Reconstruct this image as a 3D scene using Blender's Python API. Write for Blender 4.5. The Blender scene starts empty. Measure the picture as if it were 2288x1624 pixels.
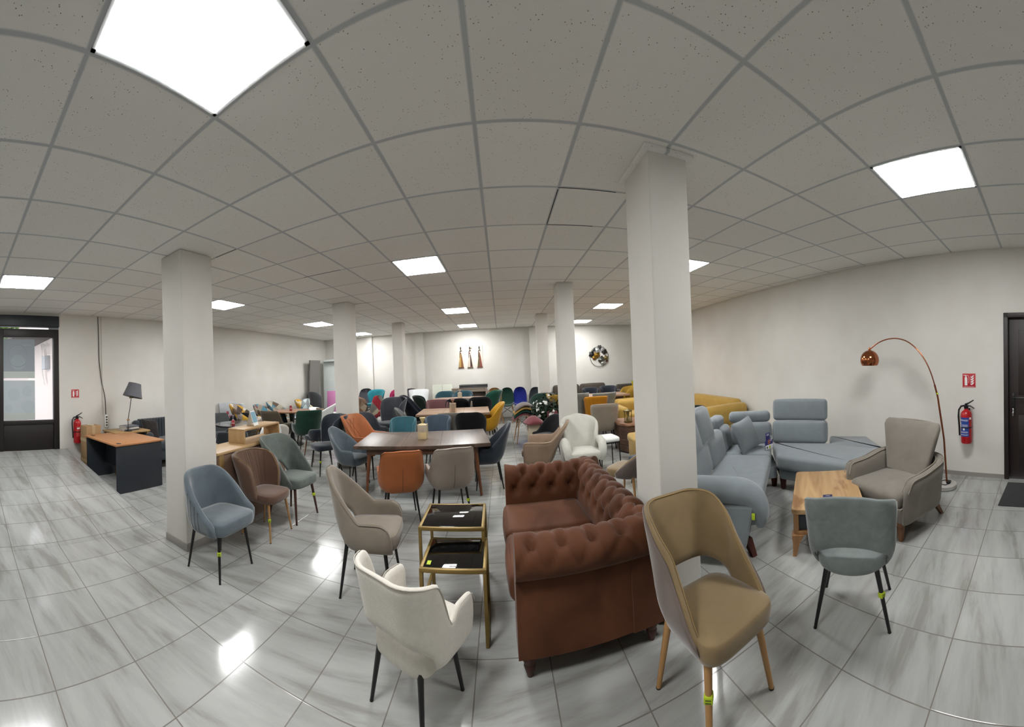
import bpy, bmesh, math, random
from mathutils import Matrix, Vector
random.seed(7)
S = bpy.context.scene
COL = S.collection
PI = math.pi
def rad(a): return a * PI / 180.0
def clamp(x, a=0.0, b=1.0): return a if x < a else b if x > b else x
def sstep(a, b, x):
    t = clamp((x - a) / (b - a)); return t * t * (3 - 2 * t)
def lerp(a, b, t): return a + (b - a) * t
def hexc(h):
    h = h.lstrip('#'); out = []
    for i in (0, 2, 4):
        c = int(h[i:i + 2], 16) / 255.0
        out.append(c / 12.92 if c <= 0.04045 else ((c + 0.055) / 1.055) ** 2.4)
    return tuple(out) + (1.0,)

# ------------------------------------------------------------------ materials
MATS = {}
def _new(name):
    m = bpy.data.materials.new(name); m.use_nodes = True
    nt = m.node_tree; nt.nodes.clear()
    o = nt.nodes.new('ShaderNodeOutputMaterial'); b = nt.nodes.new('ShaderNodeBsdfPrincipled')
    nt.links.new(b.outputs[0], o.inputs[0])
    return m, nt, b
def _mul(c, k): return (min(c[0] * k, 1), min(c[1] * k, 1), min(c[2] * k, 1), 1)
def plain(h, rough=0.5, metal=0.0, spec=0.5, key=''):
    k = ('p', h, rough, metal, spec)
    if k in MATS: return MATS[k]
    m, nt, b = _new('plain_' + h.strip('#'))
    b.inputs['Base Color'].default_value = hexc(h); b.inputs['Roughness'].default_value = rough
    b.inputs['Metallic'].default_value = metal; b.inputs['Specular IOR Level'].default_value = spec
    if rough < .45: MATS[k] = m; return m
    n = nt.nodes.new('ShaderNodeTexNoise'); n.inputs['Scale'].default_value = 40
    mr = nt.nodes.new('ShaderNodeMapRange'); mr.inputs[3].default_value = max(rough - .04, 0); mr.inputs[4].default_value = min(rough + .04, 1)
    nt.links.new(n.outputs[0], mr.inputs[0]); nt.links.new(mr.outputs[0], b.inputs['Roughness'])
    MATS[k] = m; return m
def fabric(h, var=0.12, scale=7.0, rough=0.92, sheen=0.25, bump=0.15, fine=420.0, h2=None):
    k = ('f', h, var, scale, rough, sheen, bump, fine, h2)
    if k in MATS: return MATS[k]
    m, nt, b = _new('fabric_' + h.strip('#'))
    c = _mul(hexc(h), .78); N = nt.nodes.new; Lk = nt.links.new
    tc = N('ShaderNodeTexCoord')
    n = N('ShaderNodeTexNoise'); n.inputs['Scale'].default_value = scale; n.inputs['Detail'].default_value = 4; n.inputs['Distortion'].default_value = 0.6
    r = N('ShaderNodeValToRGB'); r.color_ramp.elements[0].position = .3; r.color_ramp.elements[1].position = .72
    r.color_ramp.elements[0].color = _mul(c, 1 - var); r.color_ramp.elements[1].color = _mul(hexc(h2), .78) if h2 else _mul(c, 1 + var * .8)
    f = N('ShaderNodeTexNoise'); f.inputs['Scale'].default_value = fine; f.inputs['Detail'].default_value = 1
    bp = N('ShaderNodeBump'); bp.inputs['Strength'].default_value = bump; bp.inputs['Distance'].default_value = .002
    Lk(tc.outputs['Object'], n.inputs[0]); Lk(tc.outputs['Object'], f.inputs[0]); Lk(n.outputs[0], r.inputs[0]); Lk(r.outputs[0], b.inputs['Base Color'])
    Lk(f.outputs[0], bp.inputs['Height']); Lk(bp.outputs[0], b.inputs['Normal'])
    b.inputs['Roughness'].default_value = rough; b.inputs['Sheen Weight'].default_value = sheen; b.inputs['Sheen Roughness'].default_value = .4
    b.inputs['Specular IOR Level'].default_value = .25
    MATS[k] = m; return m
def wood(h1, h2, axis=0, rough=0.45, scale=1.0, knots=False):
    k = ('w', h1, h2, axis, rough, scale, knots)
    if k in MATS: return MATS[k]
    m, nt, b = _new('wood_' + h1.strip('#')); N = nt.nodes.new; Lk = nt.links.new
    tc = N('ShaderNodeTexCoord'); mp = N('ShaderNodeMapping')
    s = [14 * scale, 14 * scale, 14 * scale]; s[axis] = 1.3 * scale; mp.inputs['Scale'].default_value = s
    n = N('ShaderNodeTexNoise'); n.inputs['Scale'].default_value = 1.0; n.inputs['Detail'].default_value = 6; n.inputs['Distortion'].default_value = 1.2
    r = N('ShaderNodeValToRGB'); r.color_ramp.elements[0].position = .33; r.color_ramp.elements[1].position = .66
    r.color_ramp.elements[0].color = hexc(h2); r.color_ramp.elements[1].color = hexc(h1)
    Lk(tc.outputs['Object'], mp.inputs[0]); Lk(mp.outputs[0], n.inputs[0]); Lk(n.outputs[0], r.inputs[0])
    out = r.outputs[0]
    if knots:
        v = N('ShaderNodeTexNoise'); v.inputs['Scale'].default_value = 4.2; v.inputs['Detail'].default_value = 3
        kr = N('ShaderNodeValToRGB'); kr.color_ramp.elements[0].position = .61; kr.color_ramp.elements[1].position = .68
        kr.color_ramp.elements[0].color = (1, 1, 1, 1); kr.color_ramp.elements[1].color = (.55, .42, .32, 1)
        mx = N('ShaderNodeMixRGB'); mx.blend_type = 'MULTIPLY'; mx.inputs[0].default_value = .8
        mp2 = N('ShaderNodeMapping'); s2 = [1.6, 1.6, 1.6]; s2[axis] = .5; mp2.inputs['Scale'].default_value = s2
        Lk(tc.outputs['Object'], mp2.inputs[0]); Lk(mp2.outputs[0], v.inputs[0]); Lk(v.outputs[0], kr.inputs[0]); Lk(out, mx.inputs[1]); Lk(kr.outputs[0], mx.inputs[2]); out = mx.outputs[0]
    Lk(out, b.inputs['Base Color']); b.inputs['Roughness'].default_value = rough
    MATS[k] = m; return m
def emit(h, strength):
    k = ('e', h, strength)
    if k in MATS: return MATS[k]
    m = bpy.data.materials.new('lamp_light'); m.use_nodes = True; nt = m.node_tree; nt.nodes.clear()
    o = nt.nodes.new('ShaderNodeOutputMaterial'); e = nt.nodes.new('ShaderNodeEmission')
    e.inputs[0].default_value = hexc(h); e.inputs[1].default_value = strength; nt.links.new(e.outputs[0], o.inputs[0])
    MATS[k] = m; return m
def glassmat(h='#ffffff', rough=0.0, alpha=0.25):
    k = ('g', h, rough, alpha)
    if k in MATS: return MATS[k]
    m, nt, b = _new('clear_glass'); N = nt.nodes.new
    b.inputs['Base Color'].default_value = hexc(h); b.inputs['Roughness'].default_value = rough
    t = N('ShaderNodeBsdfTransparent'); t.inputs[0].default_value = hexc(h); mx = N('ShaderNodeMixShader'); mx.inputs[0].default_value = alpha
    o = [x for x in nt.nodes if x.type == 'OUTPUT_MATERIAL'][0]
    nt.links.new(t.outputs[0], mx.inputs[1]); nt.links.new(b.outputs[0], mx.inputs[2]); nt.links.new(mx.outputs[0], o.inputs[0])
    MATS[k] = m; return m
def patchwork(cols, size=.11, seed=0.0):
    k = ('pw', tuple(cols), size, seed)
    if k in MATS: return MATS[k]
    m, nt, b = _new('patchwork_cloth'); N = nt.nodes.new; Lk = nt.links.new
    tc = N('ShaderNodeTexCoord'); mp = N('ShaderNodeMapping'); mp.inputs['Location'].default_value = (seed, seed * 1.7, seed * .6)
    mp.inputs['Rotation'].default_value = (.5, .55, .6)
    mp.inputs['Scale'].default_value = (1 / size,) * 3
    fl = N('ShaderNodeVectorMath'); fl.operation = 'FLOOR'
    wn = N('ShaderNodeTexWhiteNoise'); wn.noise_dimensions = '3D'
    r = N('ShaderNodeValToRGB'); r.color_ramp.interpolation = 'CONSTANT'
    el = r.color_ramp.elements
    while len(el) < len(cols): el.new(.5)
    for i, c in enumerate(cols): el[i].position = i / len(cols); el[i].color = hexc(c)
    Lk(tc.outputs['Object'], mp.inputs[0]); Lk(mp.outputs[0], fl.inputs[0]); Lk(fl.outputs[0], wn.inputs[0]); Lk(wn.outputs[0], r.inputs[0]); Lk(r.outputs[0], b.inputs['Base Color'])
    b.inputs['Roughness'].default_value = .9
    MATS[k] = m; return m
BLACK = plain('#0b0b0d', .38)
BLACKM = plain('#101114', .42, .3)
WHITEP = plain('#e4e6e4', .35)
CHROME = plain('#d8d8d8', .12, 1.0)
GOLD = plain('#86703f', .45, .6)
BEECH = wood('#b48a58', '#9a7244', 2)
OAKL = wood('#a98a5c', '#94764b', 2)
WALNUT = wood('#4a2c20', '#37201a', 2)
TAGY = plain('#b4c926', .6)
TAGI = plain('#55611c', .7)
SEAM = plain('#3a352f', .9)

# ------------------------------------------------------------------ mesh builder
def smooth(pts, k=6):
    P = [Vector(p) for p in pts]; out = []
    for i in range(len(P) - 1):
        a, b, c, d = P[max(i - 1, 0)], P[i], P[i + 1], P[min(i + 2, len(P) - 1)]
        for j in range(k):
            t = j / k; out.append(.5 * ((2 * b) + (c - a) * t + (2 * a - 5 * b + 4 * c - d) * t * t + (3 * b - a - 3 * c + d) * t ** 3))
    out.append(P[-1]); return out
class MB:
    def __init__(s): s.v = []; s.f = []
    def add(s, vs, fs, M=None):
        o = len(s.v)
        s.v += [tuple(M @ Vector(p)) for p in vs] if M is not None else [tuple(p) for p in vs]
        s.f += [tuple(i + o for i in f) for f in fs]; return s
    def rings(s, rings, cap0=True, cap1=True, closed=True, M=None):
        n = len(rings[0]); vs = [p for r in rings for p in r]; fs = []
        for i in range(len(rings) - 1):
            for j in range(n if closed else n - 1):
                k = (j + 1) % n
                fs.append((i * n + j, i * n + k, (i + 1) * n + k, (i + 1) * n + j))
        if cap0: fs.append(tuple(range(n - 1, -1, -1)))
        if cap1: fs.append(tuple((len(rings) - 1) * n + j for j in range(n)))
        return s.add(vs, fs, M)
    def tube(s, pts, rs, seg=10, M=None, caps=True):
        pts = [Vector(p) for p in pts]
        if not isinstance(rs, (list, tuple)): rs = [rs] * len(pts)
        rings = []; up = None
        for i, p in enumerate(pts):
            t = (pts[min(i + 1, len(pts) - 1)] - pts[max(i - 1, 0)])
            t = t.normalized() if t.length > 1e-9 else Vector((0, 0, 1))
            if up is None: up = Vector((1, 0, 0)) if abs(t.x) < .8 else Vector((0, 1, 0))
            a = (up - t * up.dot(t)); a = a.normalized() if a.length > 1e-6 else t.orthogonal().normalized()
            b = t.cross(a); up = a
            rings.append([tuple(p + (a * math.cos(2 * PI * k / seg) + b * math.sin(2 * PI * k / seg)) * rs[i]) for k in range(seg)])
        return s.rings(rings, caps, caps, True, M)
    def lathe(s, prof, seg=28, M=None, caps=True):
        return s.rings([[(r * math.cos(2 * PI * k / seg), r * math.sin(2 * PI * k / seg), z) for k in range(seg)] for r, z in prof], caps, caps, True, M)
    def box(s, c, d, M=None):
        x, y, z = c; a, b, e = d[0] / 2, d[1] / 2, d[2] / 2
        vs = [(x + i * a, y + j * b, z + k * e) for k in (-1, 1) for j in (-1, 1) for i in (-1, 1)]
        return s.add(vs, [(0, 2, 3, 1), (4, 5, 7, 6), (0, 1, 5, 4), (2, 6, 7, 3), (0, 4, 6, 2), (1, 3, 7, 5)], M)
    def rbox(s, c, d, r=.01, k=3, puff=0.0, M=None, pn=4):
        h = [q / 2 for q in d]; r = min(r, *[q * .999 for q in h])
        def axis(hh):
            inn = hh - r; L = [-hh + r * (1 - math.cos(PI / 2 * i / k)) for i in range(k)]
            n = pn if puff else 1
            L += [lerp(-inn, inn, i / n) for i in range(n + 1)]
            L += [-q for q in reversed(L[:k])]; return L
        ax = [axis(q) for q in h]; vs = []; fs = []; idx = {}
        def pt(p, f):
            key = (round(p[0], 5), round(p[1], 5), round(p[2], 5))
            if key in idx: return idx[key]
            inn = [clamp(p[i], -(h[i] - r), h[i] - r) for i in range(3)]
            dv = Vector([p[i] - inn[i] for i in range(3)]); L = dv.length
            q = [inn[i] + (dv[i] / L * r if L > 1e-9 else 0) for i in range(3)]
            if puff:
                u, w = [p[i] / h[i] for i in range(3) if i != f]
                q[f] += math.copysign(puff * (1 - u * u) * (1 - w * w), p[f])
            vs.append(tuple(c[i] + q[i] for i in range(3))); idx[key] = len(vs) - 1; return idx[key]
        for f in range(3):
            a, b = [i for i in range(3) if i != f]
            for sg in (-1, 1):
                for i in range(len(ax[a]) - 1):
                    for j in range(len(ax[b]) - 1):
                        q = []
                        for (ii, jj) in ((i, j), (i + 1, j), (i + 1, j + 1), (i, j + 1)):
                            p = [0, 0, 0]; p[f] = sg * h[f]; p[a] = ax[a][ii]; p[b] = ax[b][jj]; q.append(pt(p, f))
                        if len(set(q)) >= 3: fs.append(tuple(dict.fromkeys(q)))
        return s.add(vs, fs, M)
    def poly(s, pts, z0, z1, r=.02, rc=.03, k=4, crown=0.0, M=None):
        """a slab with the outline pts, rounded corners rc and rounded edges r"""
        P = [Vector((p[0], p[1])) for p in pts]
        ar = sum(P[i].x * P[(i + 1) % len(P)].y - P[(i + 1) % len(P)].x * P[i].y for i in range(len(P)))
        if ar < 0: P.reverse()
        out = []
        for i, p in enumerate(P):
            a, b = P[i - 1], P[(i + 1) % len(P)]; da, db = a - p, b - p
            d = min(rc, da.length * .45, db.length * .45); p0 = p + da.normalized() * d; p1 = p + db.normalized() * d
            for j in range(5):
                t = j / 4; out.append(p0 * (1 - t) ** 2 + p * 2 * t * (1 - t) + p1 * t * t)
        n = len(out); nr = []
        for i in range(n):
            t = (out[(i + 1) % n] - out[i - 1]); t = t.normalized() if t.length > 1e-9 else Vector((1, 0)); nr.append(Vector((t.y, -t.x)))
        cen = sum(out, Vector((0, 0))) / n; r = min(r, (z1 - z0) * .49)
        rings = []
        for i in range(k + 1):
            a = PI / 2 * i / k; rings.append(([o - m * r * (1 - math.sin(a)) for o, m in zip(out, nr)], z0 + r * (1 - math.cos(a))))
        for i in range(k + 1):
            a = PI / 2 * (1 - i / k); rings.append(([o - m * r * (1 - math.sin(a)) for o, m in zip(out, nr)], z1 - r * (1 - math.cos(a))))
        last = rings[-1][0]
        if crown:
            for t in (.85, .6, .3): rings.append(([cen + (q - cen) * t for q in last], z1 + crown * (1 - t * t)))
        return s.rings([[(q.x, q.y, z) for q in R] for R, z in rings], M=M)
    def obj(s, name, mat, parent=None, smooth=True, ang=40):
        me = bpy.data.meshes.new(name); me.from_pydata(s.v, [], s.f); me.update()
        bm = bmesh.new(); bm.from_mesh(me); bmesh.ops.recalc_face_normals(bm, faces=bm.faces); bm.to_mesh(me); bm.free()
        if smooth:
            me.polygons.foreach_set('use_smooth', [True] * len(me.polygons))
            try: me.set_sharp_from_angle(angle=rad(ang))
            except Exception: pass
        if mat is not None: me.materials.append(mat)
        o = bpy.data.objects.new(name, me); COL.objects.link(o)
        if parent is not None: o.parent = parent
        return o
def tag(o, label=None, cat=None, group=None, kind=None):
    if label: o['label'] = label
    if cat: o['category'] = cat
    if group: o['group'] = group
    if kind: o['kind'] = kind
    return o
def thing(name, label, cat, loc=(0, 0, 0), rz=0.0, s=1.0, group=None):
    o = bpy.data.objects.new(name, None); COL.objects.link(o); o.empty_display_size = .1
    o.location = loc; o.rotation_euler = (0, 0, rad(rz)); o.scale = (s, s, s) if not isinstance(s, tuple) else s
    return tag(o, label, cat, group)
def struct(o): o['kind'] = 'structure'; return o
def Tm(x, y, z, rz=0, rx=0, ry=0):
    return Matrix.Translation((x, y, z)) @ Matrix.Rotation(rad(rz), 4, 'Z') @ Matrix.Rotation(rad(rx), 4, 'X') @ Matrix.Rotation(rad(ry), 4, 'Y')
def text(name, body, size, mat, parent, M, ext=.0008, align='CENTER'):
    cu = bpy.data.curves.new(name, 'FONT'); cu.body = body; cu.size = size; cu.extrude = ext; cu.align_x = align; cu.align_y = 'CENTER'
    cu.materials.append(mat); o = bpy.data.objects.new(name, cu); COL.objects.link(o)
    me = bpy.data.meshes.new_from_object(o.evaluated_get(bpy.context.evaluated_depsgraph_get())); bpy.data.objects.remove(o); me.name = name
    o = bpy.data.objects.new(name, me); COL.objects.link(o); o.parent = parent; o.matrix_local = M; return o
def mlabel(o, l): o['label'] = l; return o
# ------------------------------------------------------------------ camera (wide hand-held sweep: cylindrical projection)
cam = bpy.data.cameras.new('camera'); camo = bpy.data.objects.new('camera', cam); COL.objects.link(camo); S.camera = camo
cam.type = 'PANO'; cam.panorama_type = 'CENTRAL_CYLINDRICAL'
F_, KY, V0, CAMH = 767.605, 1.05, 821.669, 1.582
cam.central_cylindrical_range_u_min = -1144 / F_; cam.central_cylindrical_range_u_max = 1144 / F_
cam.central_cylindrical_range_v_min = (V0 - 1624) / (F_ * KY); cam.central_cylindrical_range_v_max = V0 / (F_ * KY)
cam.central_cylindrical_radius = 1.0; cam.clip_start = .01
camo.matrix_world = Matrix(((0.998491, 0.044313, -0.032449, 0), (-0.032402, -0.001782, -0.999473, 0), (-0.044347, 0.999016, -0.000343, CAMH), (0, 0, 0, 1)))
S.view_settings.view_transform = 'Standard'; S.view_settings.look = 'None'; S.view_settings.gamma = 1.0
S.view_settings.use_curve_mapping = False; S.view_settings.exposure = 0.0
S.cycles.use_denoising = True; S.cycles.max_bounces = 8; S.cycles.diffuse_bounces = 5; S.cycles.glossy_bounces = 4; S.cycles.transparent_max_bounces = 8
S.cycles.sample_clamp_indirect = 6.0; S.cycles.caustics_reflective = False; S.cycles.caustics_refractive = False
H = 2.85
YB, YF, XL = 11.30, -3.3, -6.30
def xr(y): return 4.40 + .07 * y

# ------------------------------------------------------------------ setting materials
def wall_mat():
    m, nt, b = _new('painted_plaster'); N = nt.nodes.new; Lk = nt.links.new
    g = N('ShaderNodeNewGeometry'); n = N('ShaderNodeTexNoise'); n.inputs['Scale'].default_value = 1.7; n.inputs['Detail'].default_value = 5
    r = N('ShaderNodeValToRGB'); r.color_ramp.elements[0].position = .3; r.color_ramp.elements[1].position = .75
    r.color_ramp.elements[0].color = hexc('#cfccc5'); r.color_ramp.elements[1].color = hexc('#d7d5cf')
    f = N('ShaderNodeTexNoise'); f.inputs['Scale'].default_value = 60; f.inputs['Detail'].default_value = 4
    bp = N('ShaderNodeBump'); bp.inputs['Strength'].default_value = .12; bp.inputs['Distance'].default_value = .004
    Lk(g.outputs[0], n.inputs[0]); Lk(g.outputs[0], f.inputs[0]); Lk(n.outputs[0], r.inputs[0]); Lk(r.outputs[0], b.inputs['Base Color']); Lk(f.outputs[0], bp.inputs['Height']); Lk(bp.outputs[0], b.inputs['Normal'])
    b.inputs['Roughness'].default_value = .85; b.inputs['Specular IOR Level'].default_value = .2
    return m
def _grid(nt, sx, sy, ox, oy, hw):
    """returns (mask of joints 0..1, tile id vector, position vector)"""
    N = nt.nodes.new; Lk = nt.links.new
    g = N('ShaderNodeNewGeometry'); sep = N('ShaderNodeSeparateXYZ'); Lk(g.outputs[0], sep.inputs[0]); ms = []; ids = []
    for i, (s, o) in enumerate(((sx, ox), (sy, oy))):
        a = N('ShaderNodeMath'); a.operation = 'SUBTRACT'; Lk(sep.outputs[i], a.inputs[0]); a.inputs[1].default_value = o
        d = N('ShaderNodeMath'); d.operation = 'DIVIDE'; Lk(a.outputs[0], d.inputs[0]); d.inputs[1].default_value = s
        fl = N('ShaderNodeMath'); fl.operation = 'FLOOR'; Lk(d.outputs[0], fl.inputs[0]); ids.append(fl.outputs[0])
        p = N('ShaderNodeMath'); p.operation = 'PINGPONG'; Lk(d.outputs[0], p.inputs[0]); p.inputs[1].default_value = .5
        mr = N('ShaderNodeMapRange'); mr.inputs[1].default_value = hw / s * .6; mr.inputs[2].default_value = hw / s * 1.3; mr.inputs[3].default_value = 1; mr.inputs[4].default_value = 0
        Lk(p.outputs[0], mr.inputs[0]); ms.append(mr.outputs[0])
    mx = N('ShaderNodeMath'); mx.operation = 'MAXIMUM'; Lk(ms[0], mx.inputs[0]); Lk(ms[1], mx.inputs[1])
    c = N('ShaderNodeCombineXYZ'); Lk(ids[0], c.inputs[0]); Lk(ids[1], c.inputs[1])
    return mx.outputs[0], c.outputs[0], g.outputs[0]
def floor_mat():
    m, nt, b = _new('grey_marble_tile'); N = nt.nodes.new; Lk = nt.links.new
    mask, ids, pos = _grid(nt, .414, .4866, 1.451, .9954, .0034)
    wn = N('ShaderNodeTexWhiteNoise'); Lk(ids, wn.inputs[0])
    sc = N('ShaderNodeVectorMath'); sc.operation = 'SCALE'; Lk(wn.outputs['Color'], sc.inputs[0]); sc.inputs['Scale'].default_value = .05
    ad = N('ShaderNodeVectorMath'); ad.operation = 'ADD'; Lk(pos, ad.inputs[0]); Lk(sc.outputs[0], ad.inputs[1])
    ro = N('ShaderNodeMapping'); ro.inputs['Rotation'].default_value = (0, 0, rad(-8)); Lk(ad.outputs[0], ro.inputs[0])
    mp = N('ShaderNodeMapping'); mp.inputs['Scale'].default_value = (.9, 5.2, 1); Lk(ro.outputs[0], mp.inputs[0])
    n = N('ShaderNodeTexNoise'); n.inputs['Scale'].default_value = 1.35; n.inputs['Detail'].default_value = 7; n.inputs['Roughness'].default_value = .62; n.inputs['Distortion'].default_value = .35; Lk(mp.outputs[0], n.inputs[0])
    r = N('ShaderNodeValToRGB'); e = r.color_ramp.elements; e[0].position = .36; e[0].color = hexc('#8c8b87'); e[1].position = .60; e[1].color = hexc('#a9aaa7')
    q = e.new(.46); q.color = hexc('#9e9f9c'); Lk(n.outputs[0], r.inputs[0])
    tv = N('ShaderNodeMapRange'); tv.inputs[3].default_value = .94; tv.inputs[4].default_value = 1.05; Lk(wn.outputs['Value'], tv.inputs[0])
    mu = N('ShaderNodeVectorMath'); mu.operation = 'SCALE'; Lk(r.outputs[0], mu.inputs[0]); Lk(tv.outputs[0], mu.inputs['Scale'])
    mx = N('ShaderNodeMixRGB'); Lk(mask, mx.inputs[0]); Lk(mu.outputs[0], mx.inputs[1]); mx.inputs[2].default_value = hexc('#76716b')
    Lk(mx.outputs[0], b.inputs['Base Color'])
    f = N('ShaderNodeTexNoise'); f.inputs['Scale'].default_value = 55; f.inputs['Detail'].default_value = 3; Lk(pos, f.inputs[0])
    iv = N('ShaderNodeMath'); iv.operation = 'MULTIPLY_ADD'; Lk(mask, iv.inputs[0]); iv.inputs[1].default_value = -2.2
    f2 = N('ShaderNodeMath'); f2.operation = 'MULTIPLY'; Lk(f.outputs[0], f2.inputs[0]); f2.inputs[1].default_value = .22; Lk(f2.outputs[0], iv.inputs[2])
    bp = N('ShaderNodeBump'); bp.inputs['Strength'].default_value = .22; bp.inputs['Distance'].default_value = .0016; Lk(iv.outputs[0], bp.inputs['Height']); Lk(bp.outputs[0], b.inputs['Normal'])
    b.inputs['Roughness'].default_value = .13; b.inputs['Specular IOR Level'].default_value = .55
    return m
def ceil_mat():
    m, nt, b = _new('mineral_fibre_ceiling'); N = nt.nodes.new; Lk = nt.links.new
    mask, ids, pos = _grid(nt, .57408, .6751, -1.2359, 1.1722, .0125)
    wn = N('ShaderNodeTexWhiteNoise'); Lk(ids, wn.inputs[0])
    v = N('ShaderNodeTexVoronoi'); v.inputs['Scale'].default_value = 62; Lk(pos, v.inputs[0])
    n = N('ShaderNodeTexNoise'); n.inputs['Scale'].default_value = 24; n.inputs['Detail'].default_value = 3; Lk(pos, n.inputs[0])
    sm = N('ShaderNodeMapRange'); sm.inputs[1].default_value = .10; sm.inputs[2].default_value = .2; sm.inputs[3].default_value = 1; sm.inputs[4].default_value = 0; Lk(v.outputs['Distance'], sm.inputs[0])
    ng = N('ShaderNodeMapRange'); ng.inputs[1].default_value = .5; ng.inputs[2].default_value = .58; Lk(n.outputs[0], ng.inputs[0])
    sp = N('ShaderNodeMath'); sp.operation = 'MULTIPLY'; Lk(sm.outputs[0], sp.inputs[0]); Lk(ng.outputs[0], sp.inputs[1])
    tv = N('ShaderNodeMapRange'); tv.inputs[3].default_value = .95; tv.inputs[4].default_value = 1.03; Lk(wn.outputs['Value'], tv.inputs[0])
    base = N('ShaderNodeMixRGB'); Lk(sp.outputs[0], base.inputs[0]); base.inputs[1].default_value = hexc('#e8e7e3'); base.inputs[2].default_value = hexc('#79736a')
    mu = N('ShaderNodeVectorMath'); mu.operation = 'SCALE'; Lk(base.outputs[0], mu.inputs[0]); Lk(tv.outputs[0], mu.inputs['Scale'])
    mx = N('ShaderNodeMixRGB'); Lk(mask, mx.inputs[0]); Lk(mu.outputs[0], mx.inputs[1]); mx.inputs[2].default_value = hexc('#b8bcbf')
    Lk(mx.outputs[0], b.inputs['Base Color'])
    bp = N('ShaderNodeBump'); bp.inputs['Strength'].default_value = .35; bp.inputs['Distance'].default_value = .006; Lk(mask, bp.inputs['Height']); Lk(bp.outputs[0], b.inputs['Normal'])
    b.inputs['Roughness'].default_value = .9; b.inputs['Specular IOR Level'].default_value = .1
    return m
WALL = wall_mat(); FLOOR = floor_mat(); CEIL = ceil_mat()
def quad(name, pts, mat, thick=None):
    mb = MB()
    if thick is None: mb.add(pts, [tuple(range(len(pts)))])
    else:
        t = Vector(thick); n = len(pts); vs = list(pts) + [tuple(Vector(p) + t) for p in pts]
        mb.add(vs, [tuple(range(n)), tuple(range(2 * n - 1, n - 1, -1))] + [(i, (i + 1) % n, n + (i + 1) % n, n + i) for i in range(n)])
    return mb.obj(name, mat, smooth=False)
xrb, xrf = xr(YB), xr(YF)
struct(quad('floor', [(XL, YF, 0), (xrf, YF, 0), (xrb, YB, 0), (XL, YB, 0)], FLOOR, (0, 0, -.1)))
struct(quad('ceiling', [(XL, YF, H), (xrf, YF, H), (xrb, YB, H), (XL, YB, H)], CEIL, (0, 0, .1)))
struct(quad('wall_back', [(XL, YB, 0), (xrb, YB, 0), (xrb, YB, H), (XL, YB, H)], WALL, (0, .15, 0)))
struct(quad('wall_front', [(XL, YF, 0), (xrf, YF, 0), (xrf, YF, H), (XL, YF, H)], WALL, (0, -.15, 0)))
# right wall with the opening of the dark door
D2a, D2b = .475, -.45
def wallx(y, z): return (xr(y), y, z)
mb = MB()
for y0, y1, z0, z1 in ((D2a, YB, 0, H), (YF, D2b, 0, H), (D2b, D2a, 2.06, H)):
    a = [wallx(y0, z0), wallx(y1, z0), wallx(y1, z1), wallx(y0, z1)]; n = 4
    vs = a + [(p[0] + .18, p[1], p[2]) for p in a]; mb.add(vs, [(0, 1, 2, 3), (7, 6, 5, 4)] + [(i, (i + 1) % 4, 4 + (i + 1) % 4, 4 + i) for i in range(4)])
struct(mb.obj('wall_right', WALL, smooth=False))
# left wall with the entrance
D1a, D1b, D1h, RZ = .56, 1.845, 2.80, .40
mb = MB()
for y0, y1, z0, z1 in ((D1b, YB, 0, H), (YF, D1a, 0, H), (D1a, D1b, D1h, H), (D1a, D1b, 0, RZ)):
    mb.box((XL - .09, (y0 + y1) / 2, (z0 + z1) / 2), (.18, y1 - y0, z1 - z0))
struct(mb.obj('wall_left', WALL, smooth=False))
# pilasters and low skirting
mb = MB(); mb.box((-4.46, YB - .05, H / 2), (.17, .1, H)); struct(mb.obj('trim_1', WALL, smooth=False))
mb = MB(); mb.box((-2.67, YB - .06, H / 2), (.26, .12, H)); struct(mb.obj('trim_2', WALL, smooth=False))
mb = MB(); mb.box((1.10, YB - .06, H / 2), (.26, .12, H)); struct(mb.obj('trim_3', WALL, smooth=False))
SK = plain('#8f8b86', .4)
mb = MB(); a = [wallx(D2a, 0), wallx(YB, 0), wallx(YB, .05), wallx(D2a, .05)]; vs = a + [(p[0] - .012, p[1], p[2]) for p in a]
mb.add(vs, [(0, 1, 2, 3), (7, 6, 5, 4)] + [(i, (i + 1) % 4, 4 + (i + 1) % 4, 4 + i) for i in range(4)]); struct(mb.obj('baseboard_right', SK, smooth=False))
mb = MB(); mb.box((XL + .006, (2.1 + YB) / 2, .03), (.012, YB - 2.1, .06)); struct(mb.obj('baseboard_left', SK, smooth=False))
mb = MB(); mb.box(((XL + xrb) / 2, YB - .006, .03), (xrb - XL, .012, .06)); struct(mb.obj('baseboard_back', SK, smooth=False))
# tiled ramp up to the entrance
xa, xb = -3.45, XL
mb = MB(); mb.add([(xa, YF, .001), (xb, YF, RZ), (xb, 1.99, RZ), (xa, 2.14, .001), (xb, YF, -.02), (xb, 1.99, -.02), (xa, YF, -.02), (xa, 2.14, -.02)],
    [(0, 3, 2, 1), (2, 3, 7, 5), (0, 1, 4, 6), (4, 5, 7, 6), (1, 2, 5, 4), (0, 6, 7, 3)]); struct(mb.obj('floor_ramp', FLOOR, smooth=False))
mb = MB(); mb.tube([(xa, 2.143, .004), (xb + .01, 1.993, RZ + .002)], .006, 6); struct(mb.obj('trim_4', plain('#c9ccd0', .3, .6)))
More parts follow.
